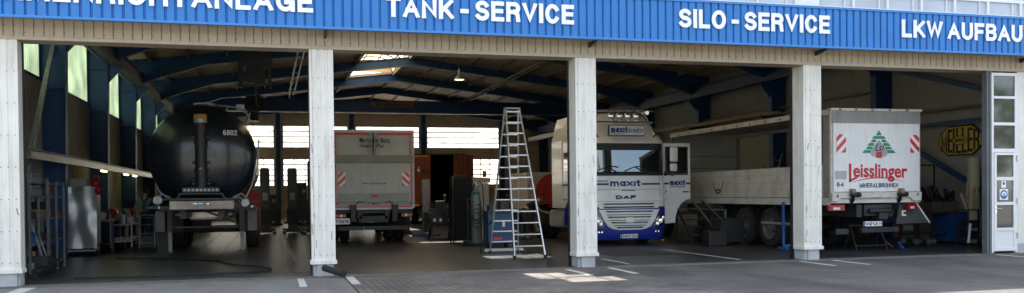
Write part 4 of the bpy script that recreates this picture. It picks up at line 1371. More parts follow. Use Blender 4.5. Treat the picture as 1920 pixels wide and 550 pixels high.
        m.build('corner_handle', white_paint, T, smooth=True)
        m = MB(); m.ball((s*1.08, .02, .12), .035, 8); m.build('position_lamp', lens_amber, T)
    m = MB(); m.box(-.28, .26, fy(0, .26)-.045, fy(0, .26)-.03, .20, .315)
    p = m.build('number_plate', white_letter, T, bev=.003)
    m = MB(); m.box(-.27, -.235, fy(0, .26)-.049, fy(0, .26)-.045, .20, .315); m.build('euro_band', stand_blue, p)
    sign('lettering', 'SOK•E 2510', -.22, .255, .222, .295, fy(0, .26)-.047, black_letter, p, t=.17)
    # roof lamp bar
    m = MB()
    for s in (-1, 1):
        m.tube([(s*.86, .16, 3.10), (s*.93, .22, 3.22), (s*.80, .50, 3.72), (s*.72, .55, 3.80)], .026, 8)
    m.tube([(-.9, .20, 3.56), (.9, .20, 3.56)], .024, 8)
    m.tube([(-.82, .42, 3.90), (.35, .42, 3.93)], .035, 8); m.tube([(.4, .42, 3.93), (1.0, .42, 3.90)], .026, 8)
    lb = m.build('lamp_bar', chrome, T, smooth=True)
    for x in (-.44, -.18, .08, .34):
        m = MB(); m.lathe([(-.06, .001), (-.055, .10), (-.04, .118), (.0, .118), (.06, .06), (.07, .001)], (x, .17, 3.74), 'Y', 20, caps=False)
        l = m.build('spotlight', chrome, lb, smooth=True)
    m = MB()
    for x in (-.44, -.18, .08, .34): m.tube([(x, .2, 3.56), (x, .2, 3.66)], .02, 6)
    for x in (-.9, .75): m.cyl((x, .35, 3.85), (x, .8, 3.87), .06, 12, .04)
    m.cyl((.55, .45, 3.85), (.55, .55, 3.95), .05, 10)
    each(m, 'lamp_bracket', chrome, lb)
    m = MB(); m.box(-.60, .50, -.02, .07, 3.14, 3.46); sb = m.build('roof_sign', dark_steel, T, bev=.008)
    m = MB(); m.box(-.58, .48, -.026, -.02, 3.165, 3.435); m.build('sign_face', mat('sign_face_white', (.56, .60, .64), .25), sb)
    sign('lettering', 'maxıt', -.54, -.03, 3.235, 3.41, -.028, navy, sb, t=.26, gap=.12)
    sign('lettering', 'kreativ', .0, .45, 3.235, 3.38, -.028, navy, sb, t=.13)
    text('lettering', 'mit Ideen gestalten', -.52, -.12, 3.19, 3.22, -.028, black_letter, sb, bold=.0)
    for s in (-1, 1):
        rows = [(3.20, .97, 1.13), (3.30, .98, 1.14), (3.42, 1.0, 1.10), (3.50, 1.0, 1.06)]
        m = MB(); m.add(*patch([(z, min(s*a, s*b), max(s*a, s*b)) for z, a, b in rows], .008, 5, 2)); m.build('roof_light', glass_dark, T, smooth=True)
    # near side (towards -X): closed passenger door with glass, mirror, stripe; fender and steps
    m = MB(); m.box(-W-.008, -W, .55, 1.42, 2.12, 2.86); m.box(-W-.008, -W, 1.75, 2.15, 2.2, 2.75); m.build('side_window', glass_dark, T)
    m = MB(); m.box(-W-.005, -W, .4, 2.34, 1.73, 1.785); m.build('stripe', navy, T)
    m = MB(); m.box(-W-.005, -W, .38, .388, 1.33, 2.9); m.box(-W-.005, -W, 1.5, 1.508, 1.33, 2.9); m.box(-W-.02, -W, 1.30, 1.45, 1.70, 1.74); m.build('door_seam', dark_steel, T)
    m = MB(); m.box(-W-.16, -W-.02, .30, .42, 2.1, 2.9); m.build('mirror', black_m, T, bev=.04)
    m = MB(); m.ball((-W-.02, .34, 2.05), .04, 8); m.build('indicator', lens_amber, T)
    m = MB()
    n = 14
    for s in (-1, 1):
        arc = [(1.45+.62*math.cos(PI*k/n), .52+.66*math.sin(PI*k/n)) for k in range(n+1)]
        out = [(1.45+.78*math.cos(PI*k/n), .52+.82*math.sin(PI*k/n)) for k in range(n+1)]
        m.prism(arc+out[::-1], s*(W-.42), s*(W+.01), 'X')
    m.box(-W-.004, -W+.4, .35, .72, .34, 1.06); m.box(W-.4, W+.004, .35, .72, .34, 1.06); m.box(-W-.004, -W+.03, .72, 2.3, 1.30, 1.32)
    each(m, 'fender', truck_blue, T)
    # chassis, tanks, rear wheels
    m = MB(); m.box(-.48, -.36, .5, 5.9, .72, .98); m.box(.36, .48, .5, 5.9, .72, .98)
    for y in (2.6, 3.6, 4.6, 5.8): m.box(-.36, .36, y, y+.1, .76, .94)
    m.box(-.6, .6, 4.4, 5.2, .98, 1.12); m.cyl((-1, 1.45, .52), (1, 1.45, .52), .09, 10); m.cyl((-.9, 5.1, .52), (.9, 5.1, .52), .1, 10)
    m.build('chassis', dark_steel, T)
    for s in (-1, 1):
        m = MB(); m.box(s*.6, s*1.18, 2.5, 3.9, .42, .98); m.build('fuel_tank', alu_dull, T, bev=.08)
        wheel(T, s*1.04, 1.45, .52, .31, s, mat('blue_rim', (.03, .05, .22), .3, metal=.3))
        wheel(T, s*1.05, 5.1, .52, .31, s, rim_grey); wheel(T, s*.72, 5.1, .52, .31, s, rim_grey)
        m = MB(); m.box(s*.62, s*1.22, 4.4, 5.8, 1.14, 1.17); m.box(s*.62, s*1.22, 5.72, 5.75, .4, 1.12); m.build('mudguard', black_m, T)
        m = MB(); m.prism([(s*1.17, 1.05), (s*1.237, 1.05), (s*1.237, 3.12), (s*1.14, 3.55), (s*1.05, 3.86), (s*.98, 3.86), (s*1.07, 3.52), (s*1.17, 3.1)], 2.352, 3.35, 'Y'); m.build('side_deflector', white_paint, T)
    # open driver door: hinge at the front corner, outer skin facing the yard
    a = R(4)
    d = MB()
    x0 = W+.03; x1 = W+.90; yy = .36
    zb = .58
    def cut(n=8):   # wheel arch cut at the outer bottom corner
        return [(x1-.50*math.cos(PI/2*k/n)+.0, zb+.76*math.sin(PI/2*k/n)) for k in range(n+1)]
    arc = [(x0+.37+(x1-x0-.37)*(1-math.cos(PI/2*k/8)), zb+.02+.70*math.sin(PI/2*k/8)) for k in range(9)]
    arc = [(x0, zb)]+[(p[0], p[1]) for p in arc]
    lowp = arc+[(x1, 2.02), (x0, 2.02)]
    d.prism(lowp, yy, yy+.07, 'Y')
    d.box(x0, x0+.06, yy, yy+.07, 2.02, 2.96); d.box(x1-.08, x1, yy, yy+.07, 2.02, 2.96); d.box(x0+.06, x1-.08, yy, yy+.07, 2.86, 2.96)
    dr = d.build('driver_door', white_paint, T, bev=.012)
    m = MB(); m.box(x0+.07, x1-.09, yy+.02, yy+.04, 2.03, 2.85); m.build('door_window', glass_dark, dr)
    m = MB(); m.box(x0+.06, x0+.085, yy-.006, yy+.05, 2.02, 2.86); m.box(x0+.06, x1-.08, yy-.006, yy+.05, 2.02, 2.045); m.box(x1-.105, x1-.08, yy-.006, yy+.05, 2.02, 2.86); m.box(x0+.06, x1-.08, yy-.006, yy+.05, 2.835, 2.86)
    m.build('window_seal', black_m, dr)
    m = MB(); m.box(x0, x0+.17, yy-.006, yy, 1.74, 1.795); m.box(x1-.15, x1, yy-.006, yy, 1.74, 1.795); m.build('stripe', navy, dr)
    sign('lettering', 'maxıt', x0+.20, x1-.17, 1.715, 1.88, yy-.001, navy, dr, t=.25, gap=.12)
    sign('lettering', 'BAUSTOFFWERKE GMBH', x0+.20, x1-.17, 1.655, 1.69, yy-.001, navy, dr, t=.2)
    sign('lettering', 'CFT', x0+.05, x0+.17, 1.50, 1.55, yy-.002, black_letter, dr)
    m = MB(); m.box(x1-.26, x1-.06, yy-.03, yy-.004, 1.50, 1.535); m.build('door_handle', black_m, dr, bev=.008)
    m = MB(); m.box(x0-.02, x0+.28, yy-.16, yy-.10, 2.06, 2.10); m.box(x0+.02, x0+.06, yy-.14, yy, 2.0, 2.12); m.tube([(x0+.06, yy-.12, 2.1), (x0+.03, yy-.12, 2.6), (x0+.1, yy-.12, 2.85)], .02, 6)
    arm = m.build('mirror_arm', black_m, dr)
    m = MB(); m.box(x0+.12, x0+.37, yy-.24, yy-.12, 2.40, 2.84); m.build('mirror', white_paint, dr, bev=.05)
    m = MB(); m.box(x0+.12, x0+.35, yy-.24, yy-.12, 2.12, 2.36); m.build('mirror', white_paint, dr, bev=.05)
    m = MB(); m.ball((x0+.24, yy-.10, 2.02), .045, 10); m.build('indicator', mat('dull_amber', (.25, .09, .04), .3), dr)
    # black sheet standing in for the shaded doorway of the cab
    m = MB(); m.box(W-.0, W+.004, .42, 1.45, 1.35, 2.9); m.build('doorway_shade', black_m, T)
tractor_unit()

# ------------------------------------------------------------------ beverage truck
def beverage_truck():
    T = thing('beverage_truck', 'white beverage delivery truck with green tree emblem, rear toward yard, in rightmost bay', 'truck', (13.35, 1.62, 0))
    w = 1.275
    L = 8.9
    m = MB(); m.box(-w, w, .04, .10, 1.20, 3.45); m.m = 1
    for s in (-1, 1):
        for i in range(14): m.cyl((s*(w-.02), .030, 1.55+i*.14), (s*(w-.02), .039, 1.55+i*.14), .008, 6)
    rear = m.build('rear_wall', [dirty_white, screw_m], T)
    m = MB(); m.box(-w+.05, w-.05, .0, .04, 1.47, 3.13)
    pl = m.build('tail_lift', lift_white, T, bev=.012)
    m = MB(); m.box(-w+.03, w-.03, .02, .04, 3.13, 3.42); m.build('upper_panel', mat('faded_grey_panel', (.27, .27, .26), .6, var=.1, dirt=.3, streak=True), rear)
    m = MB(); m.box(-w-.02, w+.02, -.02, .14, 3.43, 3.49)
    rail = m.build('top_rail', dirty_white, T, bev=.01)
    m = MB()
    for x in (-1.05, -.6, -.15, .35, .85): m.box(x-.03, x+.03, -.025, -.015, 3.44, 3.475)
    m.build('rail_lamp', black_m, rail)
    m = MB()
    for x in (-w+.02, w-.04): m.box(x, x+.02, -.012, .0, 1.5, 3.4)
    y = -.001
    hazard(pl, -1.15, -.89, 2.42, 2.86, -.016, 1); hazard(pl, .94, 1.20, 2.42, 2.86, -.016, -1)
    # tree emblem: stacked green bars with a pale wedge, red stem
    g = MB(); cx = .05
    rows = [(2.84, 2.97, .00, .085), (2.755, 2.825, .0, .20), (2.67, 2.74, .095, .245), (2.585, 2.655, .15, .34), (2.50, 2.57, .20, .385), (2.41, 2.485, .255, .48)]
    for i, (z0, z1, xi, xo) in enumerate(rows):
        if i == 0: g.prism([(cx-xo, z0), (cx+xo, z0), (cx, z1)], y-.003, y, 'Y')
        elif i == 1: g.prism([(cx-xo, z0), (cx+xo, z0), (cx+xo-.06, z1), (cx-xo+.06, z1)], y-.003, y, 'Y')
        else:
            for s in (-1, 1):
                g.prism([(cx+s*xi, z0), (cx+s*xo, z0), (cx+s*(xo-.07), z1), (cx+s*(xi-.03), z1)], y-.003, y, 'Y')
    g.build('emblem_tree', green_letter, pl)
    g = MB(); g.prism([(cx-.28, 2.42), (cx-.20, 2.34), (cx-.08, 2.305), (cx+.08, 2.305), (cx+.20, 2.34), (cx+.28, 2.42), (cx+.02, 2.72), (cx-.02, 2.72)], y-.002, y, 'Y')
    g.build('emblem_wedge', mat('emblem_grey', (.34, .36, .38), .5), pl)
    g = MB(); g.box(cx-.08, cx+.08, y-.006, y-.002, 2.29, 2.44); g.build('emblem_stem', red_letter, pl)
    text('lettering', 'Lsl', cx-.12, cx+.16, 2.46, 2.64, y-.004, black_letter, pl, bold=.0, shear=.4)
    # name: heavy upright letters, tall first letter, underline swash
    hb = mat('name_red', (.50, .012, .03), .45)
    g = MB(); g.prism([(-.80, 1.70), (-.74, 1.72), (-.73, 2.16), (-.80, 2.15)], y-.004, y); g.prism([(-.80, 1.70), (-.78, 1.76), (-.60, 1.84), (-.56, 1.80)], y-.004, y)
    g.build('name_initial', hb, pl)
    def curve(x, z): return y-.002
    text('lettering', 'eisslinger', -.68, .86, 1.72, 2.16, y-.002, hb, pl, bold=.026, slant=-.015)
    g = MB()
    pts = [(-.74+1.60*k/12, 1.70+.10*math.sin(PI*k/12*1.0)-.01*k/12) for k in range(13)]
    top = [(x, z+.028*math.sin(PI*min(1, (k+1)/13))) for k, (x, z) in enumerate(pts)]
    g.prism(pts+top[::-1], y-.003, y); g.build('name_swash', hb, pl)
    sign('lettering', 'MINERALBRUNNEN', -.50, .60, 1.57, 1.68, y-.001, mat('dark_blue_letter', (.03, .04, .07), .5), pl, t=.18)
    m = MB(); m.box(-1.19, -.87, -.008, -.0, 1.78, 1.98); m.build('grey_plate', grey_paint, pl)
    sign('lettering', '64', -1.14, -.95, 1.60, 1.705, y-.001, black_letter, pl)
    # lower bar and gear
    m = MB(); m.prism([(-w, 1.24), (-w+.18, 1.24), (-w+.24, 1.32), (w-.32, 1.32), (w-.26, 1.24), (w-.02, 1.24), (w, 1.45), (-w, 1.45)], -.02, .03, 'Y')
    lb = m.build('lower_bar', dirty_white, T, bev=.006)
    m = MB(); m.box(-w+.12, -w+.17, -.026, -.02, 1.34, 1.40); m.box(-.2, .1, -.026, -.02, 1.315, 1.33); m.build('rust_patch', mat('rust', (.24, .08, .03), .8, var=.4), lb)
    m = MB(); m.box(w-.15, w-.10, -.026, -.02, 1.36, 1.42); m.build('green_sticker', green_letter, lb)
    for s, x in ((-1, -.72), (1, .62)):
        m = MB(); m.cyl((x-.10, -.10, 1.40), (x+.08, -.10, 1.40), .045, 12); m.cyl((x+.08, -.1, 1.40), (x+.16, -.1, 1.40), .06, 12); m.bar((x, -.05, 1.40), (x+.02, .1, 1.18), .08)
        m.bar((x+.06, .0, 1.30), (x-.02, .25, .95), .05)
        m.build('lift_arm', black_m, T)
        m = MB(); m.lathe([(-.05, .001), (-.05, .08), (.05, .08), (.05, .001)], (x+.02*s, -.06, 1.47), 'X', 14, caps=False); m.build('lift_roller', mat('worn_brass', (.30, .22, .14), .5, metal=.4, var=.4), T)
        m = MB(); m.m = 0; xx = -1.34 if s < 0 else .90; ww = .44 if s < 0 else .26; m.box(xx, xx+ww, .02, .12, 1.02, 1.16); m.m = 1; m.box(xx+ww*.25, xx+ww*.7, .012, .02, 1.04, 1.10)
        m.build('tail_light', [lens_red, lens_white], T, bev=.008)
    m = MB(); m.box(-.39, .13, .0, .015, .63, .745); p = m.build('number_plate', white_letter, T)
    m = MB(); m.box(-.39, -.355, -.004, 0, .63, .745); m.build('euro_band', stand_blue, p)
    sign('lettering', 'WSF•LK 11', -.34, .115, .652, .725, -.003, black_letter, p, t=.17)
    m = MB(); m.box(-.40, .66, .05, .15, .47, .60); m.box(-1.12, -.78, .05, .15, .44, .58); m.box(.80, 1.08, .05, .15, .50, .62)
    ub = m.build('underrun_bar', dark_steel, T, bev=.01)
    m = MB(); m.cyl((.56, .044, .535), (.56, .05, .535), .04, 16); m.build('reflector', lens_red, ub)
    m = MB(); m.box(-.5, -.36, .12, 9.6, .85, 1.15); m.box(.36, .5, .12, 9.6, .85, 1.15); m.box(-.3, .45, .1, .3, .88, 1.15); m.cyl((-.2, .05, 1.0), (.4, .05, 1.0), .06, 12); m.box(.05, .3, .0, .2, .80, .95)
    m.tube([(.3, .0, 1.1), (.45, -.02, 1.0), (.4, .0, .86)], .015, 6)
    for y2 in (2.87, 4.2): m.cyl((-1.0, y2, .53), (1.0, y2, .53), .1, 10)
    m.build('chassis', dark_steel, T)
    # side lift flap hanging at the right rear corner
    m = MB(); m.prism([(.70, .66), (1.66, .68), (1.28, 1.17), (.80, 1.17)], .20, .23, 'Y'); fl = m.build('side_flap', mat('flap_grey', (.06, .065, .07), .5, var=.2), T)
    m = MB(); m.bar((1.28, .19, 1.17), (1.68, .19, .67), .03); m.build('flap_edge', white_letter, fl)
    m = MB(); m.box(.86, .90, .19, .20, .86, 1.0); m.box(.9, .98, .19, .20, .96, 1.0); m.box(.9, .98, .19, .20, .86, .90); m.build('flap_mark', white_letter, fl)
    # load bed with both sides open above the drop boards
    MB().box(-w+.02, w-.02, .1, L, 1.20, 1.30).build('load_floor', mat('bed_floor', (.10, .09, .08), .8), T)
    for s in (-1, 1):
        m = MB(); m.box(s*(w-.035), s*w, .35, L, 1.335, 2.13)
        sb = m.build('drop_side', dirty_white, T, bev=.008)
        k = MB()
        for z in (1.34, 1.54, 1.74, 1.94, 2.12): k.box(s*w, s*(w+.003), .35, L, z-.002, z+.002)
        if s < 0:
            m = MB(); m.tube([(-w-.002, 5.6+.28*math.cos(a2), 1.82+.34*math.sin(a2)) for a2 in [PI+PI*q/12 for q in range(13)]], .016, 5); m.tube([(-w-.002, 5.6+.14*math.cos(a2), 1.52+.05*math.sin(a2)) for a2 in [2*PI*q/12 for q in range(13)]], .03, 5)
            m.build('scuff_mark', mat('scuff', (.14, .12, .10), .8), sb)
        for i in range(6): k.box(s*w, s*(w+.008), .9+i*1.45, .93+i*1.45, 1.86, 1.89)
        k.build('board_groove', dark_steel, sb)
        m = MB(); m.box(s*(w-.05), s*(w+.004), .12, L+.05, 1.15, 1.325); m.build('side_raver', dirty_white, T, bev=.006)
        m = MB(); m.box(s*(w-.05), s*(w-.002), .12, L, 1.322, 1.337); m.build('rust_line', mat('rust_dark', (.12, .06, .035), .8, var=.5), T)
        m = MB(); m.box(s*(w-.10), s*w, .10, .35, 1.2, 3.40); m.box(s*(w-.10), s*w, L-.1, L, 1.2, 3.40); each(m, 'corner_post', mat('post_grey', (.30, .29, .26), .6, dirt=.4), T)
        m = MB(); m.box(s*(w-.10), s*(w+.01), .12, L, 3.34, 3.44); cr = m.build('cant_rail', dirty_white, T, bev=.008)
        k = MB()
        for i in range(11): k.box(s*(w+.01), s*(w+.016), .7+i*.75, .76+i*.75, 3.37, 3.42)
        k.build('rail_clip', black_m, cr)
        for y2 in (2.87, 4.2):
            wheel(T, s*1.08, y2, .53, .30, s, rim_grey); wheel(T, s*.74, y2, .53, .30, s, rim_grey)
        wheel(T, s*1.05, 9.9, .5, .30, s)
        m = MB()
        arc = [(2.87+.62*math.cos(PI*k/10), .53+.64*math.sin(PI*k/10)) for k in range(11)]
        ou = [(2.87+.64*math.cos(PI*k/10), .53+.66*math.sin(PI*k/10)) for k in range(11)]
        m.prism(arc+ou[::-1], s*.62, s*1.26, 'X'); m.prism([(a+1.33, b) for a, b in arc+ou[::-1]], s*.62, s*1.26, 'X')
        m.build('mudguard', black_m, T)
    MB().box(-w, w, .12, L, 3.44, 3.475).build('roof', dirty_white, T)
    MB().box(-w+.03, w-.03, L-.05, L, 1.3, 3.42).build('headboard', mat('headboard_grey', (.45, .44, .40), .7, var=.08, dirt=.3), T)
    m = MB()
    for z in (1.6, 1.9, 2.3, 2.7): m.box(-w+.1, w-.1, L-.058, L-.05, z, z+.015)
    m.build('board_groove', dark_steel, T)
    m = MB(); m.box(-w-.0, -w+.05, .5, 3.2, .62, .68); m.box(-w, -w+.05, 5.2, 8.3, .95, .99); m.box(-w, -w+.05, 5.2, 8.3, .62, .68); m.box(-w, -w+.05, 5.2, 5.25, .62, .99); m.box(-w, -w+.05, 6.8, 6.85, .62, .99)
    each(m, 'side_guard', alu_dull, T)
    m = MB(); m.box(-w+.02, -w+.6, 5.4, 6.8, .5, 1.1); m.build('battery_box', black_m, T, bev=.02)
    m = MB(); m.box(-1.2, 1.2, 9.2, 11.2, .75, 3.2); m.build('cab', white_paint, T, bev=.15)
beverage_truck()
# ------------------------------------------------------------------ workshop gear
def step_ladder():
    t = thing('step_ladder', 'tall aluminium A-frame ladder standing open in the second bay entrance', 'ladder', (4.8, 3.85, 0))
    top = 3.56
    def side(sy, w0, w1, y0, cx0, cx1, nr, bar=False, skip=0):
        m = MB()
        pl = []
        for s in (-1, 1):
            a, b = Vector((cx0+s*w0/2, y0, .03)), Vector((cx1+s*w1/2, sy*.06, top))
            m.bar(a, b, .028, .065); pl.append((a, b))
        each(m, 'ladder_rail', alu, t)
        r = MB()
        for i in range(nr):
            u = (i+1)/(nr+.25)
            r.bar(pl[0][0].lerp(pl[0][1], u), pl[1][0].lerp(pl[1][1], u), .030, .028)
        each(r, 'rung', alu, t)
        f = MB()
        for a, b in pl: f.box(a.x-.03, a.x+.03, a.y-.04, a.y+.04, 0, .09)
        each(f, 'rubber_foot', rubber, t)
        if bar:
            k = MB(); k.box(cx0-.52, cx0+.52, y0-.04, y0+.04, .05, .12); k.build('stabiliser_bar', alu_dull, t)
            k = MB()
            for s in (-1, 1): k.box(cx0+s*.56-.05, cx0+s*.56+.05, y0-.05, y0+.05, .0, .14)
            each(k, 'end_cap', black_m, t)
    side(-1, .74, .34, -1.15, .02, -.06, 13)
    side(1, .74, .34, 1.15, .0, -.06, 13, True)
    m = MB(); m.box(-.06-.19, -.06+.19, -.09, .09, top, top+.03); m.build('top_hinge', alu_dull, t)
    m = MB(); m.tube([(-.25, -.55, 1.9), (-.25, .55, 1.9)], .006, 5); m.build('strap', black_m, t)
step_ladder()

def gas_cylinder():
    t = thing('gas_cylinder', 'tall grey gas cylinder with coiled hose on its trolley, behind the ladder', 'gas cylinder', (4.88, 8.5, 0))
    m = MB(); m.lathe([(.08, .001), (.08, .12), (.12, .135), (1.45, .135), (1.56, .11), (1.63, .05), (1.66, .04), (1.70, .04), (1.70, .001)], (0, 0, 0), 'Z', 24, caps=False)
    m.build('cylinder', mat('cylinder_grey', (.16, .18, .17), .45, var=.15, dirt=.4), t, smooth=True)
    m = MB(); m.lathe([(1.49, .128), (1.56, .112), (1.585, .095)], (0, 0, .002), 'Z', 24, caps=False); m.build('shoulder_band', mat('shoulder_green', (.015, .12, .05), .4), t, smooth=True)
    m = MB(); m.box(-.03, .03, -.05, .05, 1.68, 1.80); m.cyl((0, -.06, 1.76), (0, -.14, 1.78), .04, 10); m.build('valve', galv, t)
    m = MB(); m.tube([(0, -.1, 1.78), (.1, -.1, 1.9), (.2, -.05, 1.75), (.24, -.02, 1.2), (.2, -.1, .8), (0, -.18, .7), (-.17, -.1, .85), (-.2, 0, 1.2), (-.1, -.15, 1.3)], .014, 6)
    for k in range(3): m.tube([(.19*math.cos(a)+.0, -.19+.02*k, .75+.12*k+.22*math.sin(a)) for a in [2*PI*i/16 for i in range(17)]], .012, 5)
    m.build('gas_hose', rubber, t)
    m = MB(); m.bar((-.2, .12, .05), (-.2, .2, 1.3), .03); m.bar((.2, .12, .05), (.2, .2, 1.3), .03); m.box(-.25, .25, -.18, .2, .03, .06); m.tube([(-.2, .2, 1.3), (-.2, .3, 1.38), (.2, .3, 1.38), (.2, .2, 1.3)], .015, 6)
    m.build('trolley_frame', dark_steel, t)
    for s in (-1, 1):
        m = MB(); m.lathe([(-.03, .001), (-.03, .09), (.03, .09), (.03, .001)], (s*.3, .15, .09), 'X', 18, caps=False); m.build('trolley_wheel', rubber, t, smooth=True)
gas_cylinder()

def tarp_cabinet():
    t = thing('covered_rack', 'tall rack draped in dark tarpaulin left of the gas cylinder', 'rack', (4.75, 9.9, 0))
    m = MB(); n = 28
    rings = []
    for z, sx, sy in ((.10, .42, .34), (.4, .40, .33), (1.0, .38, .31), (1.7, .36, .30), (1.98, .33, .27), (2.08, .25, .2), (2.12, .1, .08)):
        rg = []
        for i in range(n):
            a = 2*PI*i/n
            k = 1+.10*math.sin(a*6+z*1.2)*(1 if z < 1.9 else .4)+.03*math.sin(a*11+3*z)
            c, s = math.cos(a), math.sin(a)
            rg.append((sx*k*abs(c)**.6*(1 if c > 0 else -1), sy*k*abs(s)**.6*(1 if s > 0 else -1), z))
        rings.append(rg)
    vs = [v for r in rings for v in r]
    fs = [(j*n+i, j*n+(i+1) % n, (j+1)*n+(i+1) % n, (j+1)*n+i) for j in range(len(rings)-1) for i in range(n)]
    fs += [tuple(range(n-1, -1, -1)), tuple(range(len(vs)-n, len(vs)))]
    m.add(vs, fs); m.build('tarpaulin', tarp_m, t, smooth=True)
    m = MB()
    for x in (-.3, .3):
        for y in (-.22, .22): m.bar((x, y, 0), (x, y, 2.0), .04)
    m.box(-.3, .3, -.22, .22, .2, .24)
    m.build('rack_frame', dark_steel, t)
tarp_cabinet()

def tool_locker():
    t = thing('steel_locker', 'beige steel locker with wooden top standing behind the gas cylinder', 'locker', (5.35, 10.6, 0))
    m = MB(); m.box(-.38, .38, -.3, .3, .05, 1.86); m.build('locker_body', mat('locker_beige', (.26, .25, .22), .5, dirt=.3), t, bev=.01)
    m = MB(); m.prism([(-.42, 1.87), (.42, 1.87), (.42, 2.02), (-.15, 2.05), (-.42, 1.92)], -.32, .32, 'Y'); m.build('wooden_top', wood_m, t)
    m = MB(); m.box(.26, .36, -.06, .06, 2.05, 2.25); m.build('post', dark_steel, t)
    m = MB(); m.box(-.01, .01, -.306, -.3, .08, 1.84); m.build('door_gap', black_m, t)
tool_locker()

def press_stand():
    t = thing('steel_stand', 'upright steel stand on splayed feet between grey truck and orange trailer', 'stand', (4.35, 14.0, 0))
    m = MB(); m.box(-.12, .12, -.02, .02, .1, 2.05); m.box(-.13, -.11, -.08, .08, .1, 2.05); m.box(.11, .13, -.08, .08, .1, 2.05); each(m, 'upright', galv, t)
    m = MB(); m.box(-.5, .5, -.06, .06, .04, .14); m.box(-.06, .06, -.45, .45, .04, .14); m.build('base', stand_blue if False else cabinet_blue, t)
    m = MB(); m.box(-.1, .1, -.03, -.02, .2, .9); m.build('brace_plate', dark_steel, t)
press_stand()

def column_lift(loc, label, h=2.6):
    t = thing('column_lift', label, 'vehicle lift', loc, 0, 'mobile column lifts at the back of the hall')
    m = MB(); m.box(-.19, .19, -.16, .16, .1, h); m.box(-.16, .16, -.19, .19, h-.25, h+.05); m.build('column', lift_m, t, bev=.01)
    m = MB(); m.box(-.4, -.28, -1.0, .4, .03, .13); m.box(.28, .4, -1.0, .4, .03, .13); m.box(-.4, .4, .2, .4, .05, .2); m.build('base_frame', lift_m, t)
    m = MB(); m.box(-.24, .24, -.28, -.19, .4, 1.0); m.box(-.36, -.24, -.9, -.2, .42, .5); m.box(.24, .36, -.9, -.2, .42, .5); m.build('carriage', dark_steel, t)
    m = MB(); m.box(-.10, .10, -.22, -.16, 1.35, 1.65); m.build('control_box', grey_light, t)
    for s in (-1, 1):
        m = MB(); m.lathe([(-.03, .001), (-.03, .09), (.03, .09), (.03, .001)], (s*.34, .42, .09), 'X', 14, caps=False); each(m, 'castor', rubber, t)
    return t
column_lift((-1.12, 20.0, 0), 'green grey column lift nearest the black tank')
column_lift((-.05, 20.3, 0), 'green grey column lift in the middle of the three by the back windows')
column_lift((.70, 19.2, 0), 'tallest and darkest column lift beside the second white pillar', 2.85)

def red_cabinet():
    t = thing('tool_trolley', 'tall red tool cabinet squeezed between black tank and column lift', 'cabinet', (-1.55, 18.6, 0))
    m = MB(); m.box(-.28, .28, -.3, .3, .12, 1.75); m.build('cabinet_body', red_m, t, bev=.015)
    m = MB()
    for z in (.4, .7, 1.0, 1.3): m.box(-.24, .24, -.315, -.30, z, z+.02)
    each(m, 'drawer_handle', galv, t)
    m = MB()
    for x in (-.22, .22):
        for y in (-.22, .22): m.lathe([(-.02, .001), (-.02, .06), (.02, .06), (.02, .001)], (x, y, .06), 'X', 12, caps=False)
    each(m, 'castor', rubber, t)
red_cabinet()

def blue_box():
    t = thing('parts_washer', 'blue steel cabinet with red label seen through the ladder rungs', 'cabinet', (5.22, 7.2, 0))
    m = MB(); m.box(-.36, .36, -.28, .28, .14, .98); m.build('cabinet_body', mat('washer_blue', (.010, .05, .15), .4, var=.12, dirt=.2), t, bev=.02)
    m = MB(); m.box(-.38, .38, -.30, .30, .98, 1.03); m.box(-.3, -.1, -.2, .1, 1.03, 1.2); m.box(.05, .3, -.1, .2, 1.03, 1.32); m.build('lid', dark_steel, t)
    m = MB(); m.box(-.22, .03, -.288, -.28, .24, .31); m.build('red_label', red_band, t)
    m = MB(); m.box(.05, .12, -.288, -.28, .6, .75); m.build('white_label', white_letter, t)
    m = MB(); m.box(-.30, -.22, -.2, .2, .0, .14); m.box(.22, .30, -.2, .2, .0, .14); each(m, 'skid', dark_steel, t)
    m = MB(); m.tube([(-.2, -.3, .8), (-.45, -.4, .6), (-.5, -.5, .1), (-.2, -.7, .03)], .02, 6); m.build('hose', rubber, t)
blue_box()

def engine_parts():
    t = thing('engine_stand', 'dark engine assembly on a blue stand left of the covered rack', 'engine stand', (4.55, 12.3, 0))
    m = MB(); m.box(-.35, .35, -.25, .25, .55, 1.05); m.cyl((-.2, -.3, .8), (-.2, .3, .8), .22, 16); m.cyl((.2, -.32, .95), (.2, .3, .95), .16, 16); m.box(-.2, .1, -.2, .2, 1.05, 1.3); m.cyl((.15, 0, 1.05), (.15, 0, 1.5), .05, 10)
    m.build('engine', dark_steel, t, bev=.01)
    m = MB(); m.bar((-.35, -.3, 0), (-.3, 0, .6), .06); m.bar((.35, -.3, 0), (.3, 0, .6), .06); m.bar((-.35, .3, 0), (-.3, 0, .6), .06); m.bar((.35, .3, 0), (.3, 0, .6), .06); m.box(-.45, .45, -.35, -.28, .0, .07)
    m.build('stand_frame', dark_steel, t)
    m = MB()
    for x in (-.3, -.1, .2): m.box(x, x+.08, -.31, -.26, .62, .72)
    m.build('tag', white_letter, t)
engine_parts()

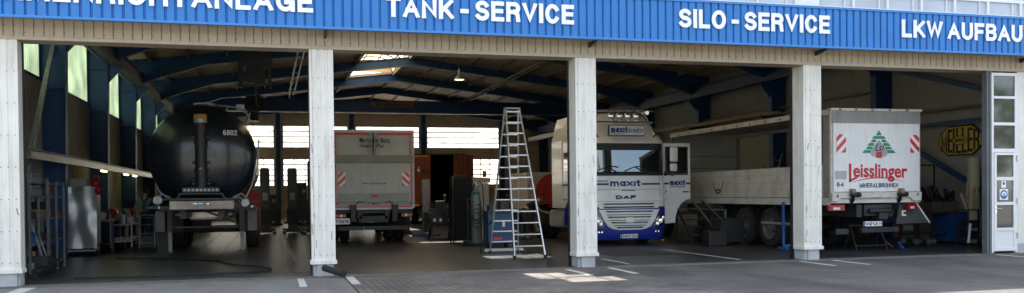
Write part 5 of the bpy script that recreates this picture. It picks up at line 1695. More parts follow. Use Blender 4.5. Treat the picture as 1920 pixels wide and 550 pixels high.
def crates_behind():
    t = thing('welding_machine', 'dark boxy welding machine on the floor right of the gas cylinder', 'machine', (6.0, 11.5, 0))
    m = MB(); m.box(-.5, .45, -.35, .35, .15, 1.25); m.build('machine_case', mat('machine_green', (.05, .075, .085), .5, var=.2), t, bev=.03)
    m = MB(); m.box(-.3, .0, -.36, -.35, .8, 1.1); m.cyl((.15, -.36, .95), (.15, -.39, .95), .06, 12); m.cyl((.3, -.36, .95), (.3, -.39, .95), .04, 12); m.build('control_panel', galv, t)
    m = MB()
    for x in (-.4, .35): m.lathe([(-.03, .001), (-.03, .12), (.03, .12), (.03, .001)], (x, -.3, .12), 'X', 14, caps=False)
    each(m, 'wheel', rubber, t)
    t = thing('white_swap_body', 'white container side with big red disc behind the tractor unit', 'container', (11.2, 16.5, 0))
    m = MB(); m.box(-2.4, 1.5, -.02, 2.5, .9, 2.35); m.build('container_body', mat('container_cream', (.50, .46, .40), .5, dirt=.3), t, bev=.03)
    m = MB(); m.cyl((-1.32, -.03, 1.52), (-1.32, -.022, 1.52), .78, 40); m.build('red_disc', mat('disc_red', (.42, .03, .02), .5), t)
    m = MB()
    for x in (-2.2, 1.3):
        for y in (.2, 2.2): m.box(x-.08, x+.08, y-.08, y+.08, 0, .9)
    each(m, 'support_leg', dark_steel, t)
crates_behind()

# ------------------------------------------------------------------ left wall furniture
def wall_lamp_rail():
    t = thing('lamp_rail', 'long aluminium lighting rail running along the left wall above the workbenches', 'rail', (XL+.55, 3.6, 2.45))
    m = MB(); m.box(-.06, .06, 0, 21.2, -.10, .08); m.box(-.12, .12, 0, 21.2, .08, .10)
    m.build('rail_profile', mat('rail_metal', (.26, .24, .21), .38, metal=.6, var=.3), t, bev=.006)
    for i, y in enumerate((8.4, 12.8, 14.9)):
        m = MB(); m.cyl((.0, y, -.12), (.0, y+.8, -.12), .035, 10); m.build('lamp_tube', lamp_glow, t)
        m = MB(); m.box(-.07, .07, y, y+.8, -.09, -.055); m.build('lamp_housing', galv, t)
    m = MB()
    for y in (.2, 5, 10, 15, 20): m.bar((0, y, .0), (-.5, y, .3), .04)
    each(m, 'bracket', dark_steel, t)
wall_lamp_rail()

def shelf_rack(loc, w, h, label, seed, drawers=False):
    """steel rack against the left wall, open side towards +X; w along Y"""
    rnd = random.Random(seed)
    t = thing('shelf_rack', label, 'shelf', loc, 0, 'steel shelf racks on the left wall')
    d = .55
    m = MB()
    for y in (0, w/2, w):
        for x in (0, d): m.box(x-.02, x+.02, y-.02, y+.02, 0, h)
    each(m, 'upright', rack_grey, t)
    for z in (.15, .62, 1.08, 1.52, h-.06):
        MB().box(0, d, 0, w, z, z+.03).build('shelf_board', rack_grey, t)
    if drawers:
        for z in (1.56, 1.80):
            m = MB(); m.box(.02, d+.04, .02, w*.55, z-.0, z+.20); dr = m.build('drawer', mat('drawer_grey', (.11, .115, .12), .5, var=.1), t, bev=.005)
            MB().box(d+.04, d+.055, .1, w*.5, z+.14, z+.16).build('drawer_handle', dark_steel, dr)
    cols = [card_m, black_m, cabinet_blue, dark_steel, rack_grey, black_m, dark_steel, dull_red, dark_steel]
    k = 0
    for z in (.18, .65, 1.11, 1.55):
        y = .08; k = 0
        while y < w-.25:
            ww = rnd.uniform(.14, .28); hh = rnd.uniform(.10, .34)
            if drawers and z > 1.5 and y < w*.55: y += ww; continue
            o = MB()
            x0 = rnd.uniform(.05, .2)
            if rnd.random() < .35: o.cyl((x0+.15, y+ww/2, z), (x0+.15, y+ww/2, z+hh), ww*.42, 12)
            else: o.box(x0, d-.03, y, y+ww, z, z+hh)
            c = rnd.choice(cols)
            b = o.build('storage_box', c, None, bev=.006)
            b.location = loc
            cn = {card_m: 'brown', black_m: 'black', cabinet_blue: 'blue', dull_red: 'red', rack_grey: 'grey', wood_m: 'wooden', dark_steel: 'dark'}[c]
            kd = 'can' if len(o.v) > 8 else 'box'
            ordn = ('first', 'second', 'third', 'fourth', 'fifth', 'sixth', 'seventh', 'eighth')[min(k, 7)]
            tag(b, '%s %s, %s from the yard on %s shelf of the %s rack' % (cn, kd, ordn, {0.18: 'lowest', .65: 'second', 1.11: 'third', 1.55: 'top'}[z],
                'nearer' if drawers else 'farther'), kd, 'boxes and cans stored on the shelf racks')
            y += ww+rnd.uniform(.03, .12)
            k += 1
shelf_rack((XL+.45, 1.65, 0), 1.45, 1.92, 'grey steel shelf rack with two wide drawers nearest the left pillar', 3, True)
shelf_rack((XL+.45, 3.2, 0), 1.4, 1.86, 'grey steel shelf rack full of small boxes beside the silver sheet', 5)

def leaning_bars():
    t = thing('steel_profile_stack', 'heap of steel profiles with upright bars leaning on the first shelf rack', 'steel profiles', (-5.30, 1.6, 0))
    m = MB(); m.box(-.3, .1, .0, .1, .0, .08); m.box(-.3, .05, .3, 1.6, .02, .10); m.box(-.2, .12, .1, 1.5, .10, .17); m.bar((-.25, .1, .2), (.15, 1.4, .25), .07); m.bar((0, .05, .12), (-.1, 1.7, .34), .08)
    m.box(-.15, .15, .5, .8, .2, .38)
    m.build('profile_pile', dark_steel, t)
    m = MB(); m.bar((-.12, .15, .1), (-.22, .25, 1.30), .07); m.box(-.22, -.02, .1, .25, .1, .28); each(m, 'leaning_bar', galv, t)
    m = MB(); m.bar((.05, .8, .15), (-.18, .6, 1.15), .035); m.bar((-.25, .1, .1), (-.35, .1, 1.0), .04); m.bar((.1, 1.0, .1), (-.1, .9, .85), .03); each(m, 'leaning_bar', galv, t)
leaning_bars()

def silver_screen():
    t = thing('covered_roll_cage', 'roll cage wrapped in a shiny silver sheet beside the shelf racks', 'roll cage', (-5.72, 8.6, 0))
    m = MB(); nx, nz = 14, 16; w = .80
    P = []
    rnd = random.Random(2)
    for j in range(nz+1):
        for i in range(nx+1):
            x = -w/2+w*i/nx; z = .20+1.62*j/nz
            y = -.31+.018*math.sin(x*14+z*2.2)+.014*math.sin(z*7-x*9)+.02*math.sin((x+z)*5)
            P.append((x, y, z))
    fs = [(j*(nx+1)+i, j*(nx+1)+i+1, (j+1)*(nx+1)+i+1, (j+1)*(nx+1)+i) for j in range(nz) for i in range(nx)]
    m.add(P, fs); m.box(-w/2, w/2, -.28, .30, 1.80, 1.825); m.box(w/2-.012, w/2, -.28, .28, .3, 1.8)
    m.build('silver_sheet', silver_cloth, t, smooth=True)
    m = MB()
    for x in (-.34, .34):
        for y in (-.27, .27): m.bar((x, y, .12), (x, y, 1.84), .03)
    m.box(-.36, .36, -.29, .29, .12, .16)
    m.build('cage_frame', galv, t)
    m = MB()
    for x in (-.36, .36):
        for y in (-.25, .25): m.lathe([(-.02, .001), (-.02, .06), (.02, .06), (.02, .001)], (x, y, .06), 'X', 12, caps=False)
    each(m, 'castor', rubber, t)
    b = MB(); b.ball((0, 0, .10), .13, 14, (1, .8, .9)); b.ball((.06, -.02, -.06), .10, 12, (.9, .7, 1.4)); b.tube([(-.05, 0, .2), (-.02, 0, .32), (.06, 0, .3), (.08, 0, .2)], .015, 6)
    o = b.build('bag', red_m, None, smooth=True); tag(o, 'red bag hanging on the corner of the silver covered roll cage', 'bag', None, (-5.34, 8.35, 1.78))
    b = MB(); b.box(-.22, .18, -.1, .1, 0, .20); o = b.build('carton', mat('pale_carton', (.40, .37, .32), .8), None, bev=.01); tag(o, 'pale carton standing on top of the silver covered roll cage', 'box', None, (-5.76, 8.6, 1.83))
silver_screen()

def workbench_left():
    t = thing('workbench', 'long dark workbench along the left wall behind the silver sheet', 'workbench', (XL+.4, 10.2, 0))
    m = MB(); m.box(0, .75, 0, 6.5, .84, .90); m.build('bench_top', wood_m, t)
    m = MB()
    for y in (0, 2.1, 4.3, 6.4):
        m.box(0, .06, y, y+.06, 0, .84); m.box(.68, .74, y, y+.06, 0, .84)
    m.box(0, .74, 0, 6.46, .2, .23); m.build('bench_frame', dark_steel, t)
    m = MB(); m.box(.1, .7, 2.3, 3.0, .24, .8); m.build('drawer_unit', cabinet_blue, t)
    rnd = random.Random(11)
    names = ['grinder', 'vice', 'tool box', 'oil can', 'parts tray', 'spare pump', 'hose coil', 'lamp', 'drill', 'crate']
    for i, nm in enumerate(names):
        y = .25+i*.62; o = MB(); h = rnd.uniform(.12, .32); w = rnd.uniform(.15, .3)
        if i % 3 == 0: o.cyl((0, -w/2, h*.5), (0, w/2, h*.5), h*.5, 14); o.box(-.08, .08, -.05, .05, 0, h*.3)
        elif i % 3 == 1: o.box(-.12, .12, -w/2, w/2, 0, h*.6); o.box(-.05, .1, -w/4, w/4, h*.6, h)
        else: o.cyl((0, 0, 0), (0, 0, h*.8), .08, 12); o.cyl((0, 0, h*.8), (.03, 0, h*1.1), .02, 8)
        b = o.build(nm.replace(' ', '_'), rnd.choice([galv, dark_steel, red_m, alu_dull, cabinet_blue]), None)
        tag(b, '%s %s on the workbench along the left wall' % ('small', nm), nm, None, (XL+.8, 10.2+y, .905))
    # lower shelf on wheels with parts in front
    t = thing('parts_cart', 'low steel parts cart loaded with pipes right of the silver sheet', 'cart', (-5.05, 10.4, 0))
    m = MB(); m.box(-.3, .3, 0, 1.8, .25, .29); m.box(-.3, .3, 0, 1.8, .72, .75)
    for x in (-.28, .28):
        for y in (.03, 1.77): m.bar((x, y, .1), (x, y, 1.0), .035)
    m.build('cart_frame', galv, t)
    m = MB()
    for i in range(6): m.tube([(-.22+i*.08, .1, .33), (-.2+i*.08, 1.9, .33)], .025, 8)
    m.cyl((0, .5, .76), (0, .5, 1.02), .10, 12); m.box(-.2, .2, 1.0, 1.4, .76, .92)
    m.build('pipe_load', alu_dull, t)
    m = MB()
    for x in (-.25, .25):
        for y in (.1, 1.7): m.lathe([(-.02, .001), (-.02, .08), (.02, .08), (.02, .001)], (x, y, .08), 'X', 12, caps=False)
    each(m, 'castor', rubber, t)
workbench_left()

def hand_cart():
    t = thing('hand_cart', 'grey tubular hand cart standing in front of the mechanic in overalls', 'cart', (-4.28, 9.7, 0))
    m = MB()
    for x in (-.2, .2):
        m.tube([(x, 0, .08), (x, 0, .95), (x, .1, 1.02)], .016, 8); m.tube([(x, 0, .12), (x, .5, .12)], .016, 6)
    for z in (.25, .5, .75, .95): m.tube([(-.2, 0, z), (.2, 0, z)], .013, 6)
    m.tube([(-.2, .1, 1.02), (.2, .1, 1.02)], .016, 8)
    m.build('frame', mat('cart_blue_grey', (.20, .26, .32), .4, metal=.4), t)
    m = MB(); m.box(-.2, .2, 0, .5, .12, .14); m.box(-.15, .15, .05, .4, .14, .42); m.build('load_tray', dark_steel, t)
    for s in (-1, 1):
        m = MB(); m.lathe([(-.02, .001), (-.02, .085), (.02, .085), (.02, .001)], (s*.24, .05, .085), 'X', 14, caps=False); m.build('cart_wheel', rubber, t)
hand_cart()

def floor_hoses():
    m = MB(); rnd = random.Random(5)
    ctrl = [(-4.6, 6.6), (-3.7, 6.3), (-2.9, 5.5), (-2.2, 4.7), (-1.8, 3.6), (-1.2, 2.6), (-.95, 1.8), (-1.15, 1.35), (-2.0, 1.1), (-3.2, 1.0), (-4.6, 1.15)]
    pts = []
    for i in range(len(ctrl)-1):
        p0 = ctrl[max(0, i-1)]; p1 = ctrl[i]; p2 = ctrl[i+1]; p3 = ctrl[min(len(ctrl)-1, i+2)]
        for k in range(8):
            t = k/8
            pts.append(tuple(.5*((2*p1[j])+(-p0[j]+p2[j])*t+(2*p0[j]-5*p1[j]+4*p2[j]-p3[j])*t*t+(-p0[j]+3*p1[j]-3*p2[j]+p3[j])*t**3) for j in (0, 1))+(.022,))
    m.tube(pts, .018, 6)
    tag(m.build('air_hose', rubber, None, smooth=True), 'black air hose snaking over the floor of the leftmost bay', 'hose')
    m = MB(); m.tube([(.02, -.10, .22), (.06, -.30, .10), (.30, -.62, .06)], .065, 14)
    m = MB(); m.tube([(.0, -.12, .165), (.33, -.55, .075)], .062, 16)
    tag(m.build('drain_pipe', rubber, None, smooth=True), 'short thick black pipe leaning at the foot of second white pillar', 'pipe')
floor_hoses()

def hanging_lamp():
    t = thing('hanging_lamp', 'green glowing bell lamp hanging from the roof above the second bay', 'lamp', (6.87, 20.0, 6.35))
    m = MB(); m.lathe([(.22, .05), (.20, .08), (.05, .20), (0, .24)], (0, 0, 0), 'Z', 20, caps=False); m.cyl((0, 0, .2), (0, 0, .45), .06, 10)
    m.build('lamp_shade', galv, t, smooth=True)
    m = MB(); m.cyl((0, 0, .02), (0, 0, .05), .19, 18); m.build('lamp_glass', hall_glow, t)
    m = MB(); m.tube([(0, 0, .4), (0, 0, 1.15)], .015, 6); m.build('cord', black_m, t)
hanging_lamp()

# ------------------------------------------------------------------ around the tractor unit and the beverage truck
def mobile_steps():
    t = thing('mobile_steps', 'dark steel work steps standing right of the open lorry door', 'steps', (11.35, 7.3, 0))
    m = MB()
    for i in range(4):
        m.box(-.35, .35, -.45+i*.24, -.2+i*.24, .22+i*.22, .25+i*.22)
    each(m, 'tread', dark_steel, t)
    m = MB()
    for x in (-.36, .36):
        m.bar((x, -.5, .05), (x, .5, 1.05), .04, .08); m.bar((x, .5, 0), (x, .5, 1.1), .05)
        m.bar((x, .5, .05), (x, -.5, .05), .04)
    m.box(.34, .40, .4, .5, .0, 1.15)
    each(m, 'stringer', dark_steel, t)
    m = MB(); m.bar((.42, -.35, .02), (.38, -.3, 1.15), .06); m.box(.3, .48, -.36, -.28, .5, .8); m.build('hand_rail', dark_steel, t)
    m = MB(); m.bar((-.15, -.62, .98), (.62, -.62, .25), .16, .04); o = m.build('plank', mat('grey_plank', (.13, .10, .07), .8, var=.2), None); tag(o, 'upper wooden plank leaning over the work steps', 'plank', 'planks leaning on the work steps', (11.45, 7.4, .28))
    m = MB(); m.bar((-.35, -.62, 1.02), (.35, -.62, .20), .12, .04); o = m.build('plank', MATS['grey_plank'], None); tag(o, 'lower wooden plank nearer the lorry door, leaning on the steps', 'plank', 'planks leaning on the work steps', (11.25, 7.2, .22))
    t = thing('steel_bin', 'black steel bin with a rim on the floor beneath beverage truck board', 'bin', (12.15-.02, 6.1, 0))
    m = MB(); m.box(-.72, .0, -.28, .28, .06, .74); m.box(-.74, .02, -.30, .30, .70, .75); m.build('bin_body', mat('bin_black', (.022, .024, .026), .5, var=.2), t, bev=.01)
    m = MB()
    for x in (-.66, -.06): m.box(x-.04, x+.04, -.28, .28, 0, .06)
    each(m, 'skid', dark_steel, t)
    t = thing('grease_pump', 'low dark box beside the black bin at the foot of the steps', 'box', (12.45, 5.6, 0))
    t.location = (11.05, 5.55, 0)
    m = MB(); m.box(-.28, .28, -.2, .2, .0, .42); m.build('case', black_m, t, bev=.02)
    m = MB(); m.tube([(-.2, 0, .42), (-.2, 0, .5), (.2, 0, .5), (.2, 0, .42)], .012, 6); m.build('handle', dark_steel, t)
mobile_steps()

def blue_stand():
    t = thing('wheel_guide_stand', 'bright blue upright post on a low foot beside the truck wheels', 'stand', (12.0, 3.6, 0))
    m = MB(); m.box(-.03, .03, -.02, .02, .05, 1.22); m.build('post', stand_blue, t)
    m = MB(); m.box(-.03, .34, -.03, .03, .05, .11); m.box(-.05, .03, -.2, .2, 0, .05); m.box(.28, .34, -.2, .2, 0, .05); m.build('foot', stand_blue, t)
blue_stand()

def right_side():
    x = 17.55
    t = thing('blue_tool_trolley', 'blue sheet metal trolley beside the right wall, loaded with scrap parts', 'trolley', (17.28, 4.0, 0))
    m = MB(); m.box(-.05, .55, -.32, .32, .08, .84); m.build('side_panel', cabinet_blue, t, bev=.01)
    m = MB(); m.box(-1.15, .55, -.34, .34, .84, .88); m.box(-1.15, -.05, -.3, .3, .26, .29)
    for xx in (-1.12, -.55):
        for y in (-.3, .28): m.box(xx, xx+.04, y, y+.04, .14, .84)
    m.build('trolley_frame', dark_steel, t)
    m = MB()
    for xx in (-1.05, -.65, -.5):
        m.lathe([(-.03, .001), (-.03, .07), (.03, .07), (.03, .001)], (xx, -.28, .07), 'X', 14, caps=False); m.lathe([(-.03, .001), (-.03, .07), (.03, .07), (.03, .001)], (xx, .26, .07), 'X', 14, caps=False)
    each(m, 'castor', galv, t)
    b = MB(); b.box(-.45, .45, -.28, .28, 0, .28); o = b.build('parts_crate', mat('crate_brown', (.10, .08, .065), .8, var=.2), None, bev=.008); tag(o, 'brown crate of scrap metal standing on top of the blue trolley', 'crate', None, (17.18, 4.0, .882))
    rnd = random.Random(4)
    b = MB()
    for i in range(22):
        a = (rnd.uniform(-.4, .4), rnd.uniform(-.22, .22), .22); c = (a[0]+rnd.uniform(-.3, .3), a[1]+rnd.uniform(-.1, .1), rnd.uniform(.35, .75)); b.bar(a, c, rnd.uniform(.03, .12), .03)
    o = b.build('scrap_metal', dark_steel, None); o['label'] = 'jumble of dark scrap bars sticking out of the brown crate'; o['category'] = 'scrap'; o['kind'] = 'stuff'; o.location = (17.18, 4.0, .882)
    b = MB(); b.tube([(.18*math.cos(a), .02*a, .18+.18*math.sin(a)) for a in [2*PI*i/16 for i in range(33)]], .018, 6)
    tag(b.build('cable_coil', mat('cable_orange_brown', (.22, .09, .05), .6), None), 'orange brown cable coil standing on the left end of blue trolley', 'cable', None, (16.4, 4.0, .90))
    b = MB(); b.cyl((0, 0, 0), (0, 0, 2.3), .16, 20, .15); b.cyl((0, 0, 2.3), (0, 0, 2.305), .08, 12)
    tag(b.build('paper_roll', cream_m, None, smooth=True), 'tall cream coloured roll standing upright beside the door jamb', 'roll', None, (17.45, 3.0, .06))
    t = thing('scrap_rack', 'dark steel rack with wheels next to the door jamb', 'rack', (16.7, 2.3, 0))
    m = MB()
    for xx in (-.25, .45):
        for y in (-.2, .2): m.bar((xx, y, .06), (xx, y, .98), .035)
    m.box(-.26, .46, -.22, .22, .2, .23); m.box(-.26, .46, -.22, .22, .5, .53); m.box(-.26, .46, -.22, .22, .95, .98)
    m.build('rack_frame', dark_steel, t)
    m = MB(); m.box(-.2, .1, -.18, .18, .23, .42); m.cyl((.28, -.1, .53), (.28, -.1, .8), .1, 12); m.box(-.2, .1, -.15, .15, .53, .7); m.build('scrap_load', black_m, t)
    m = MB(); m.bar((-.28, -.25, .12), (-.22, -.25, .62), .035, .05); m.build('pale_bar', white_letter, t)
    m = MB(); m.bar((.0, .1, .98), (.1, .2, 1.7), .05); m.bar((.2, .1, .98), (.32, .2, 1.55), .04); m.bar((-.1, 0, .98), (-.2, .1, 1.4), .05); each(m, 'leaning_slat', wood_m, t)
    # blue sheet hanging behind the beverage truck
    m = MB(); P = []; n = 16
    for j in (0, 1):
        for i in range(n+1): P.append((-.25+.5*i/n, .03*math.sin(i*1.4), .55 if j == 0 else 2.2))
    fs = [(i, i+1, n+2+i, n+1+i) for i in range(n)]
    m.add(P, fs); m.add([(a, b+.012, c) for a, b, c in P], fs)
    tag(m.build('tarpaulin', tarp_blue, None, smooth=True), 'blue tarpaulin strip hanging right behind the beverage truck', 'tarpaulin', None, (16.35, 5.2, 0))
    m = MB(); m.bar((-.5, .0, 2.23), (1.8, 0, 2.23), .04); m.bar((1.75, 0, 2.2), (1.75, 0, 0), .05); m.bar((-.45, 0, 2.2), (-.45, 0, 0), .05)
    tag(m.build('curtain_stand', dark_steel, None), 'thin steel frame the blue tarpaulin strip hangs from', 'frame', None, (16.35, 5.22, 0))
    # supports under the truck tail
    t = thing('trestle', 'thin steel trestle standing under the tail of the beverage truck', 'trestle', (13.6, 2.4, 0))
    m = MB()
    for xx in (-.45, .45):
        m.bar((xx, -.25, 0), (xx, 0, .62), .025); m.bar((xx, .25, 0), (xx, 0, .62), .025)
    m.bar((-.5, 0, .62), (.5, 0, .62), .04); m.bar((-.45, -.2, .12), (.45, -.2, .12), .02)
    m.build('trestle_frame', dark_steel, t)
    m = MB(); m.bar((-.02, 0, .2), (.05, .0, .1), .05); m.ball((.09, 0, .05), .06, 10, (.8, 1, .8)); 
    tag(m.build('rag', tarp_blue, None), 'blue rag lying under the side flap of beverage truck', 'rag', None, (14.35, 2.1, 0))
    m = MB(); m.tube([(0, 0, .03), (-.15, .1, .2), (-.22, .15, .4)], .022, 8)
    tag(m.build('red_hose_end', redbrown, None), 'dull red hose end hanging beside the blue rag', 'hose', None, (14.32, 2.3, .02))
right_side()

def meiller_sign():
    t = thing('wall_sign', 'yellow octagonal sign with black letters mounted on the right wall', 'sign', (XR-.02, 4.12, 2.90))
    t.scale = (1, .9, 1)
    oc = [(-.92, -.16), (-.52, -.43), (.52, -.43), (.92, -.16), (.92, .16), (.52, .43), (-.52, .43), (-.92, .16)]
    def Q(k): return [(a*k if abs(a) < 9 else a, b*k) for a, b in oc]
    m = MB(); m.prism([(-a, b) for a, b in Q(1)], -.05, 0, 'X'); m.build('sign_border', black_letter, t)
    m = MB(); m.prism([(-a*.955, b*.91) for a, b in oc], -.056, -.05, 'X'); m.build('sign_face', yellow_m, t)
    def lens(u):   # letters grow towards the middle
        return .13+.24*math.cos(min(1, abs(u)/.95)*1.15)
    letters = 'MEILLER'
    n = len(letters); x = -.82
    ws = [.28, .20, .12, .22, .22, .22, .26]
    tot = sum(ws); gap = (1.64-tot)/(n-1)
    for i, ch in enumerate(letters):
        h = lens(x+ws[i]/2)
        up = .40
        # two lines of each letter above and below the oval: full-height letter
        sign('letter', ch, x, x+ws[i], -h, h, -.0565, black_letter, t, t=.082/(2*h), facing='-X')
        x += ws[i]+gap
    m = MB(); m.prism([(.30*math.cos(a), .125*math.sin(a)) for a in [2*PI*k/24 for k in range(24)]], -.068, -.060, 'X'); ov = m.build('oval', yellow_m, t)
    m = MB(); m.tube([(-.07, .30*math.cos(a), .125*math.sin(a)) for a in [2*PI*k/24 for k in range(25)]], .012, 6); m.build('oval_ring', black_letter, ov)
    sign('lettering', 'KIPPER', -.20, .20, -.055, .055, -.069, black_letter, ov, facing='-X')
meiller_sign()

def wall_storage():
    t = thing('pipe_rack', 'wall rack holding long pale rods above the open beverage truck', 'rack', (XR-1.0, 12.0, 0))
    m = MB()
    for y in (1.2, 7.2, 13.0):
        m.bar((.0, y, 4.35), (.98, y, 4.35), .06); m.bar((.95, y, 3.8), (.95, y, 4.8), .08); m.bar((.05, y, 4.35), (.95, y, 4.0), .04)
    each(m, 'rack_arm', dark_steel, t)
    m = MB()
    for i, (a, b, x, z) in enumerate(((0, 13.5, .05, 4.42), (.5, 9, .20, 4.42), (1, 12, .35, 4.43), (0, 10, .5, 4.42), (.8, 13, .12, 4.50))):
        m.tube([(x, a, z), (x, b, z)], .045, 8)
    each(m, 'long_pipe', mat('pale_rods', (.48, .40, .30), .5, metal=.2), t)
    for i, (y, x, h, lab) in enumerate(((13.0, 17.0, 2.95, 'taller ladder leaning on the right wall seen through the open truck'), (14.0, 17.1, 2.5, 'shorter ladder leaning on the right wall beside the taller one'))):
        t = thing('wall_ladder', lab, 'ladder', (x, y, 0), 0, 'ladders leaning on the right wall')
        m = MB()
        m.bar((0, -.22, 0), (.75, -.22, h), .03, .07); m.bar((0, .22, 0), (.75, .22, h), .03, .07); each(m, 'ladder_rail', galv, t)
        m = MB()
        for k in range(1, 11):
            u = k/11; m.bar((.75*u, -.22, h*u), (.75*u, .22, h*u), .03)
        each(m, 'rung', galv, t)
    t = thing('roll_duct', 'pale round duct running along the right wall behind tractor unit', 'duct', (XR-1.35, 27, 0))
    m = MB(); m.box(-.22, .22, 0, 15.8, 5.15, 5.45); m.build('duct_body', mat('duct_pale', (.52, .48, .42), .5), t, bev=.05)
    m = MB()
    for y in (.5, 5, 10, 15): m.box(-.24, 1.3, y, y+.04, 5.45, 5.5)
    each(m, 'duct_bracket', dark_steel, t)
wall_storage()

def pallets_back():
    """shapes in the dim middle of the hall, each seen as a dark silhouette in front of the bright windows"""
    rnd = random.Random(21)
    specs = [(-2.2, 30.5, 1.9), (-.9, 31.5, 1.6), (.6, 30.0, 2.2), (2.0, 32.0, 1.7), (3.6, 31.0, 2.0), (10.8, 28, 1.8), (12.2, 29, 1.6), (13.6, 27.5, 2.0), (11.6, 24.5, 1.5), (-4.0, 27, 2.1), (3.9, 17.5, 1.5)]
    nm = ['left of the third column lift', 'behind the first column lift', 'behind the second column lift', 'behind the grey box truck, left', 'behind the grey box truck, right', 'right of the orange trailer', 'behind the ladder', 'left of the white container', 'between ladder and gas cylinder', 'behind the black tank', 'beside the grey box truck']
    for (x, y, h), w in zip(specs, nm):
        t = thing('machine', 'dark workshop machine at the back of the hall, %s' % w, 'machine', (x, y, 0), 0, 'machines standing at the back of the hall')
        m = MB(); a = rnd.uniform(.35, .6); m.box(-a, a, -.4, .4, .1, h*.6); m.box(-a*.5, a*.6, -.3, .3, h*.6, h); m.build('machine_body', dark_steel, t, bev=.02)
        m = MB(); m.box(-a-.1, a+.1, -.45, .45, 0, .1); m.build('machine_base', dark_steel, t)
        m = MB(); m.cyl((a*.3, -.32, h*.8), (a*.3, -.36, h*.8), .09, 12); m.tube([(-a*.7, 0, h*.6), (-a*.9, 0, h*.9), (-a*.5, 0, h*1.05)], .03, 6); m.build('machine_fitting', galv, t)
pallets_back()
# ------------------------------------------------------------------ people
def skin_obj(name, verts, edges, radii, m, parent, sub=2, root=0):
    me = bpy.data.meshes.new(name)
    me.from_pydata(verts, edges, [])
    o = bpy.data.objects.new(name, me)
    COL.objects.link(o)
    md = o.modifiers.new('skin', 'SKIN'); md.use_smooth_shade = True
    for i, r in enumerate(radii):
        rr = r if isinstance(r, tuple) else (r, r)
        me.skin_vertices[0].data[i].radius = rr
        me.skin_vertices[0].data[i].use_root = (i == root)
    sb = o.modifiers.new('sub', 'SUBSURF'); sb.levels = sub; sb.render_levels = sub
    dg = bpy.context.evaluated_depsgraph_get()
    dg.update()
    m2 = bpy.data.meshes.new_from_object(o.evaluated_get(dg))
    o.modifiers.clear(); o.data = m2; bpy.data.meshes.remove(me)
    m2.materials.clear(); m2.materials.append(m)
    o.parent = parent
    return o

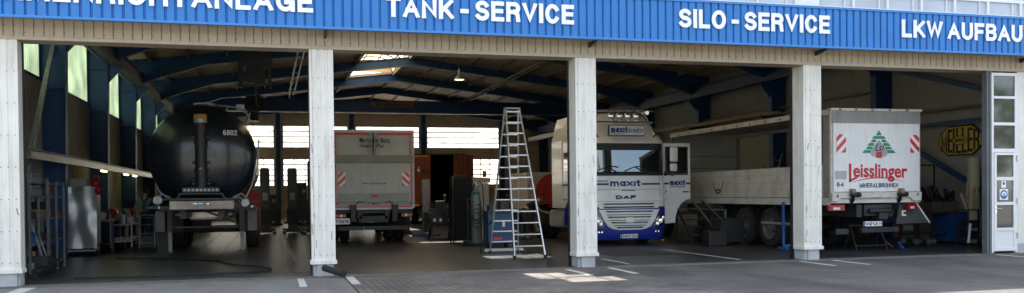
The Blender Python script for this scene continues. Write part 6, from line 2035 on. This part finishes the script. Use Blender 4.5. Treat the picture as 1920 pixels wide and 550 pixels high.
def person(label, loc, rz, J, shirt, legs, hair=hair_m, bib=False, sleeves=.35):
    """J: joint dictionary in local metres, figure faces -Y"""
    t = thing('person', label, 'person', loc, rz)
    names = ['pelvis', 'waist', 'chest', 'neck', 'headb', 'head', 'headt']
    V = [J[k] for k in names]; E = [(i, i+1) for i in range(6)]
    Rr = [(.12, .10), (.10, .085), (.12, .09), (.055, .055), (.075, .085), (.085, .10), (.05, .06)]
    def chain(pts, rad, at):
        prev = at
        for p, r in zip(pts, rad):
            V.append(p); Rr.append(r); E.append((prev, len(V)-1)); prev = len(V)-1
        return prev
    ends = []
    for s in 'LR':
        w = chain([J['sh'+s], J['el'+s], J['wr'+s], J['ha'+s]], [.055, .040, .028, .034], 2)
        d = (Vector(J['ha'+s])-Vector(J['wr'+s])).normalized()
        side = d.cross(Vector((0, 1, .3))).normalized()
        for k, (o, l) in enumerate(((-.027, .065), (-.009, .078), (.009, .072), (.027, .055))):
            b = Vector(J['ha'+s])+side*o; mid = b+d*l*.6; tip = b+d*l+Vector((0, -.012, -.01))
            chain([tuple(b+d*.015), tuple(mid), tuple(tip)], [.010, .009, .008], w)
        th = Vector(J['wr'+s])+side*.03
        chain([tuple(th+d*.03+side*.015), tuple(th+d*.07+side*.03)], [.011, .009], w-1)
        chain([J['hip'+s], J['kn'+s], J['an'+s], J['to'+s]], [.085, .06, .042, .04], 0)
    b = skin_obj('body', V, E, Rr, skin_m, t)
    hp = Vector(J['head']); up = (Vector(J['headt'])-Vector(J['headb'])).normalized()
    m = MB(); c = hp+up*.035+Vector((0, .022, 0)); m.ball(c, .108, 16, (.86, 1.0, .95)); m.build('hair', hair, t, smooth=True)
    f = MB(); fwd = J['face']; fwd = Vector(fwd).normalized(); rt = fwd.cross(up).normalized()
    f.ball(hp+fwd*.105-up*.005, .016, 8); f.ball(hp+rt*.09-up*.0, .022, 8, (.4, 1, 1.3)); f.ball(hp-rt*.09, .022, 8, (.4, 1, 1.3)); f.build('nose_and_ears', skin_m, t, smooth=True)
    e = MB(); e.ball(hp+fwd*.096+rt*.033+up*.012, .010, 8); e.ball(hp+fwd*.096-rt*.033+up*.012, .010, 8); e.build('eye', black_m, t)
    # shirt
    V2 = [J['waist'], J['chest'], tuple(Vector(J['chest']).lerp(Vector(J['neck']), .6))]; E2 = [(0, 1), (1, 2)]; R2 = [(.15, .125), (.182, .130), (.10, .085)]
    for s in 'LR':
        sh, el = Vector(J['sh'+s]), Vector(J['el'+s])
        V2 += [tuple(sh), tuple(sh.lerp(el, sleeves)), tuple(sh.lerp(el, sleeves*2))]; n = len(V2); E2 += [(1, n-3), (n-3, n-2), (n-2, n-1)]; R2 += [.072, .060, .056]
    skin_obj('shirt', V2, E2, R2, shirt, t)
    # trousers
    V3 = [J['pelvis'], J['waist']]; E3 = [(0, 1)]; R3 = [(.170, .14), (.145, .12)]
    for s in 'LR':
        hip, kn, an = (Vector(J[k+s]) for k in ('hip', 'kn', 'an'))
        V3 += [tuple(hip), tuple(kn), tuple(kn.lerp(an, .5)), tuple(kn.lerp(an, .93))]; n = len(V3)
        E3 += [(0, n-4), (n-4, n-3), (n-3, n-2), (n-2, n-1)]; R3 += [.105, .082, .072, .068]
    tr = skin_obj('trousers', V3, E3, R3, legs, t)
    if bib:
        m = MB(); c, w = Vector(J['chest']), Vector(J['waist'])
        for s in 'LR':
            sh = Vector(J['sh'+s]); p = c.lerp(sh, .45)
            m.tube([tuple(w+Vector((0, .125, 0))), tuple(c+Vector((0, .135, 0))), tuple(p+Vector((0, .09, .10))), tuple(p+Vector((0, -.09, .08))), tuple(w+Vector(((p-c).x, -.125, .08)))], .022, 6)
        m.build('braces', legs, t)
    for s in 'LR':
        a, o = Vector(J['an'+s]), Vector(J['to'+s])
        m = MB(); d = (o-a); d.z = 0; d.normalize(); q = Vector((-d.y, d.x, 0))
        pts = []
        for u, w in ((-.09, .030), (-.05, .042), (.08, .048), (.15, .045), (.19, .022)):
            pts.append((u, w))
        ring = [(a.x+d.x*u+q.x*w, a.y+d.y*u+q.y*w) for u, w in pts]+[(a.x+d.x*u-q.x*w, a.y+d.y*u-q.y*w) for u, w in pts[::-1]]
        m.prism(ring, .0, .085, 'Z'); m.build('shoe', black_m, t, bev=.02)
    return t

J1 = dict(pelvis=(0, 0, .98), waist=(0, -.01, 1.12), chest=(0, -.04, 1.36), neck=(0, -.08, 1.53), headb=(0, -.10, 1.60), head=(0, -.12, 1.68), headt=(0, -.12, 1.78), face=(0, -1, -.3),
          shL=(-.19, -.05, 1.44), elL=(-.29, -.10, 1.18), wrL=(-.26, -.30, 1.02), haL=(-.24, -.38, 1.0), shR=(.19, -.05, 1.44), elR=(.31, -.02, 1.17), wrR=(.33, -.12, .93), haR=(.33, -.16, .86),
          hipL=(-.09, 0, .92), knL=(-.11, -.03, .50), anL=(-.12, .02, .09), toL=(-.14, -.12, .04), hipR=(.09, 0, .92), knR=(.12, -.03, .50), anR=(.13, .02, .09), toR=(.16, -.12, .04))
person('person in light blue shirt and dark bib overalls standing with back to the yard', (-4.72, 12.9, 0), R(172), J1, shirt_blue, overall_m, bib=True)
J2 = dict(pelvis=(0, .10, .92), waist=(.03, .0, 1.04), chest=(.08, -.22, 1.19), neck=(.10, -.38, 1.27), headb=(.10, -.44, 1.29), head=(.10, -.51, 1.30), headt=(.10, -.60, 1.33), face=(0, -.8, -.6),
          shL=(-.10, -.28, 1.22), elL=(-.12, -.42, .98), wrL=(-.02, -.60, .90), haL=(.0, -.68, .88), shR=(.26, -.26, 1.20), elR=(.30, -.42, .98), wrR=(.20, -.62, .92), haR=(.18, -.70, .90),
          hipL=(-.09, .10, .88), knL=(-.11, -.03, .47), anL=(-.12, .02, .09), toL=(-.14, -.12, .04), hipR=(.10, .10, .88), knR=(.12, .0, .47), anR=(.13, .18, .09), toR=(.15, .04, .04))
person('person in black T-shirt bending over the tractor chassis behind the cab', (7.15, 11.0, 0), R(80), J2, shirt_black, mat('dark_trousers', (.02, .025, .04), .8))

# ------------------------------------------------------------------ trees across the yard (seen mirrored in the glass)
def tree_line():
    rnd = random.Random(9)
    m = MB(); tr = MB()
    for k in range(26):
        x = -34+k*5.6+rnd.uniform(-1.5, 1.5); y = -48+rnd.uniform(-4, 4); h = rnd.uniform(9, 13.5)
        tr.cyl((x, y, 0), (x, y, h*.6), .22, 8, .1)
        for i in range(420):
            a, b = rnd.uniform(0, 2*PI), rnd.uniform(-1, 1); rr = rnd.uniform(.3, 1)**.5*(2.6+.8*math.sin(a*3+k))
            c = Vector((x+rr*math.cos(a)*math.sqrt(1-b*b), y+rr*math.sin(a)*math.sqrt(1-b*b), h*.62+b*h*.36))
            u = Vector((rnd.uniform(-1, 1), rnd.uniform(-1, 1), rnd.uniform(-1, 1))).normalized(); v = u.orthogonal().normalized(); s = rnd.uniform(.22, .5)
            m.add([c-u*s, c+v*s*.6, c+u*s, c-v*s*.6], [(0, 1, 2, 3)])
    o = m.build('tree_line_foliage', leaf_m, None); o['kind'] = 'stuff'; o['label'] = 'row of green trees across the yard'; o['category'] = 'trees'
    t = tr.build('trunks', bark_m, o)
tree_line()
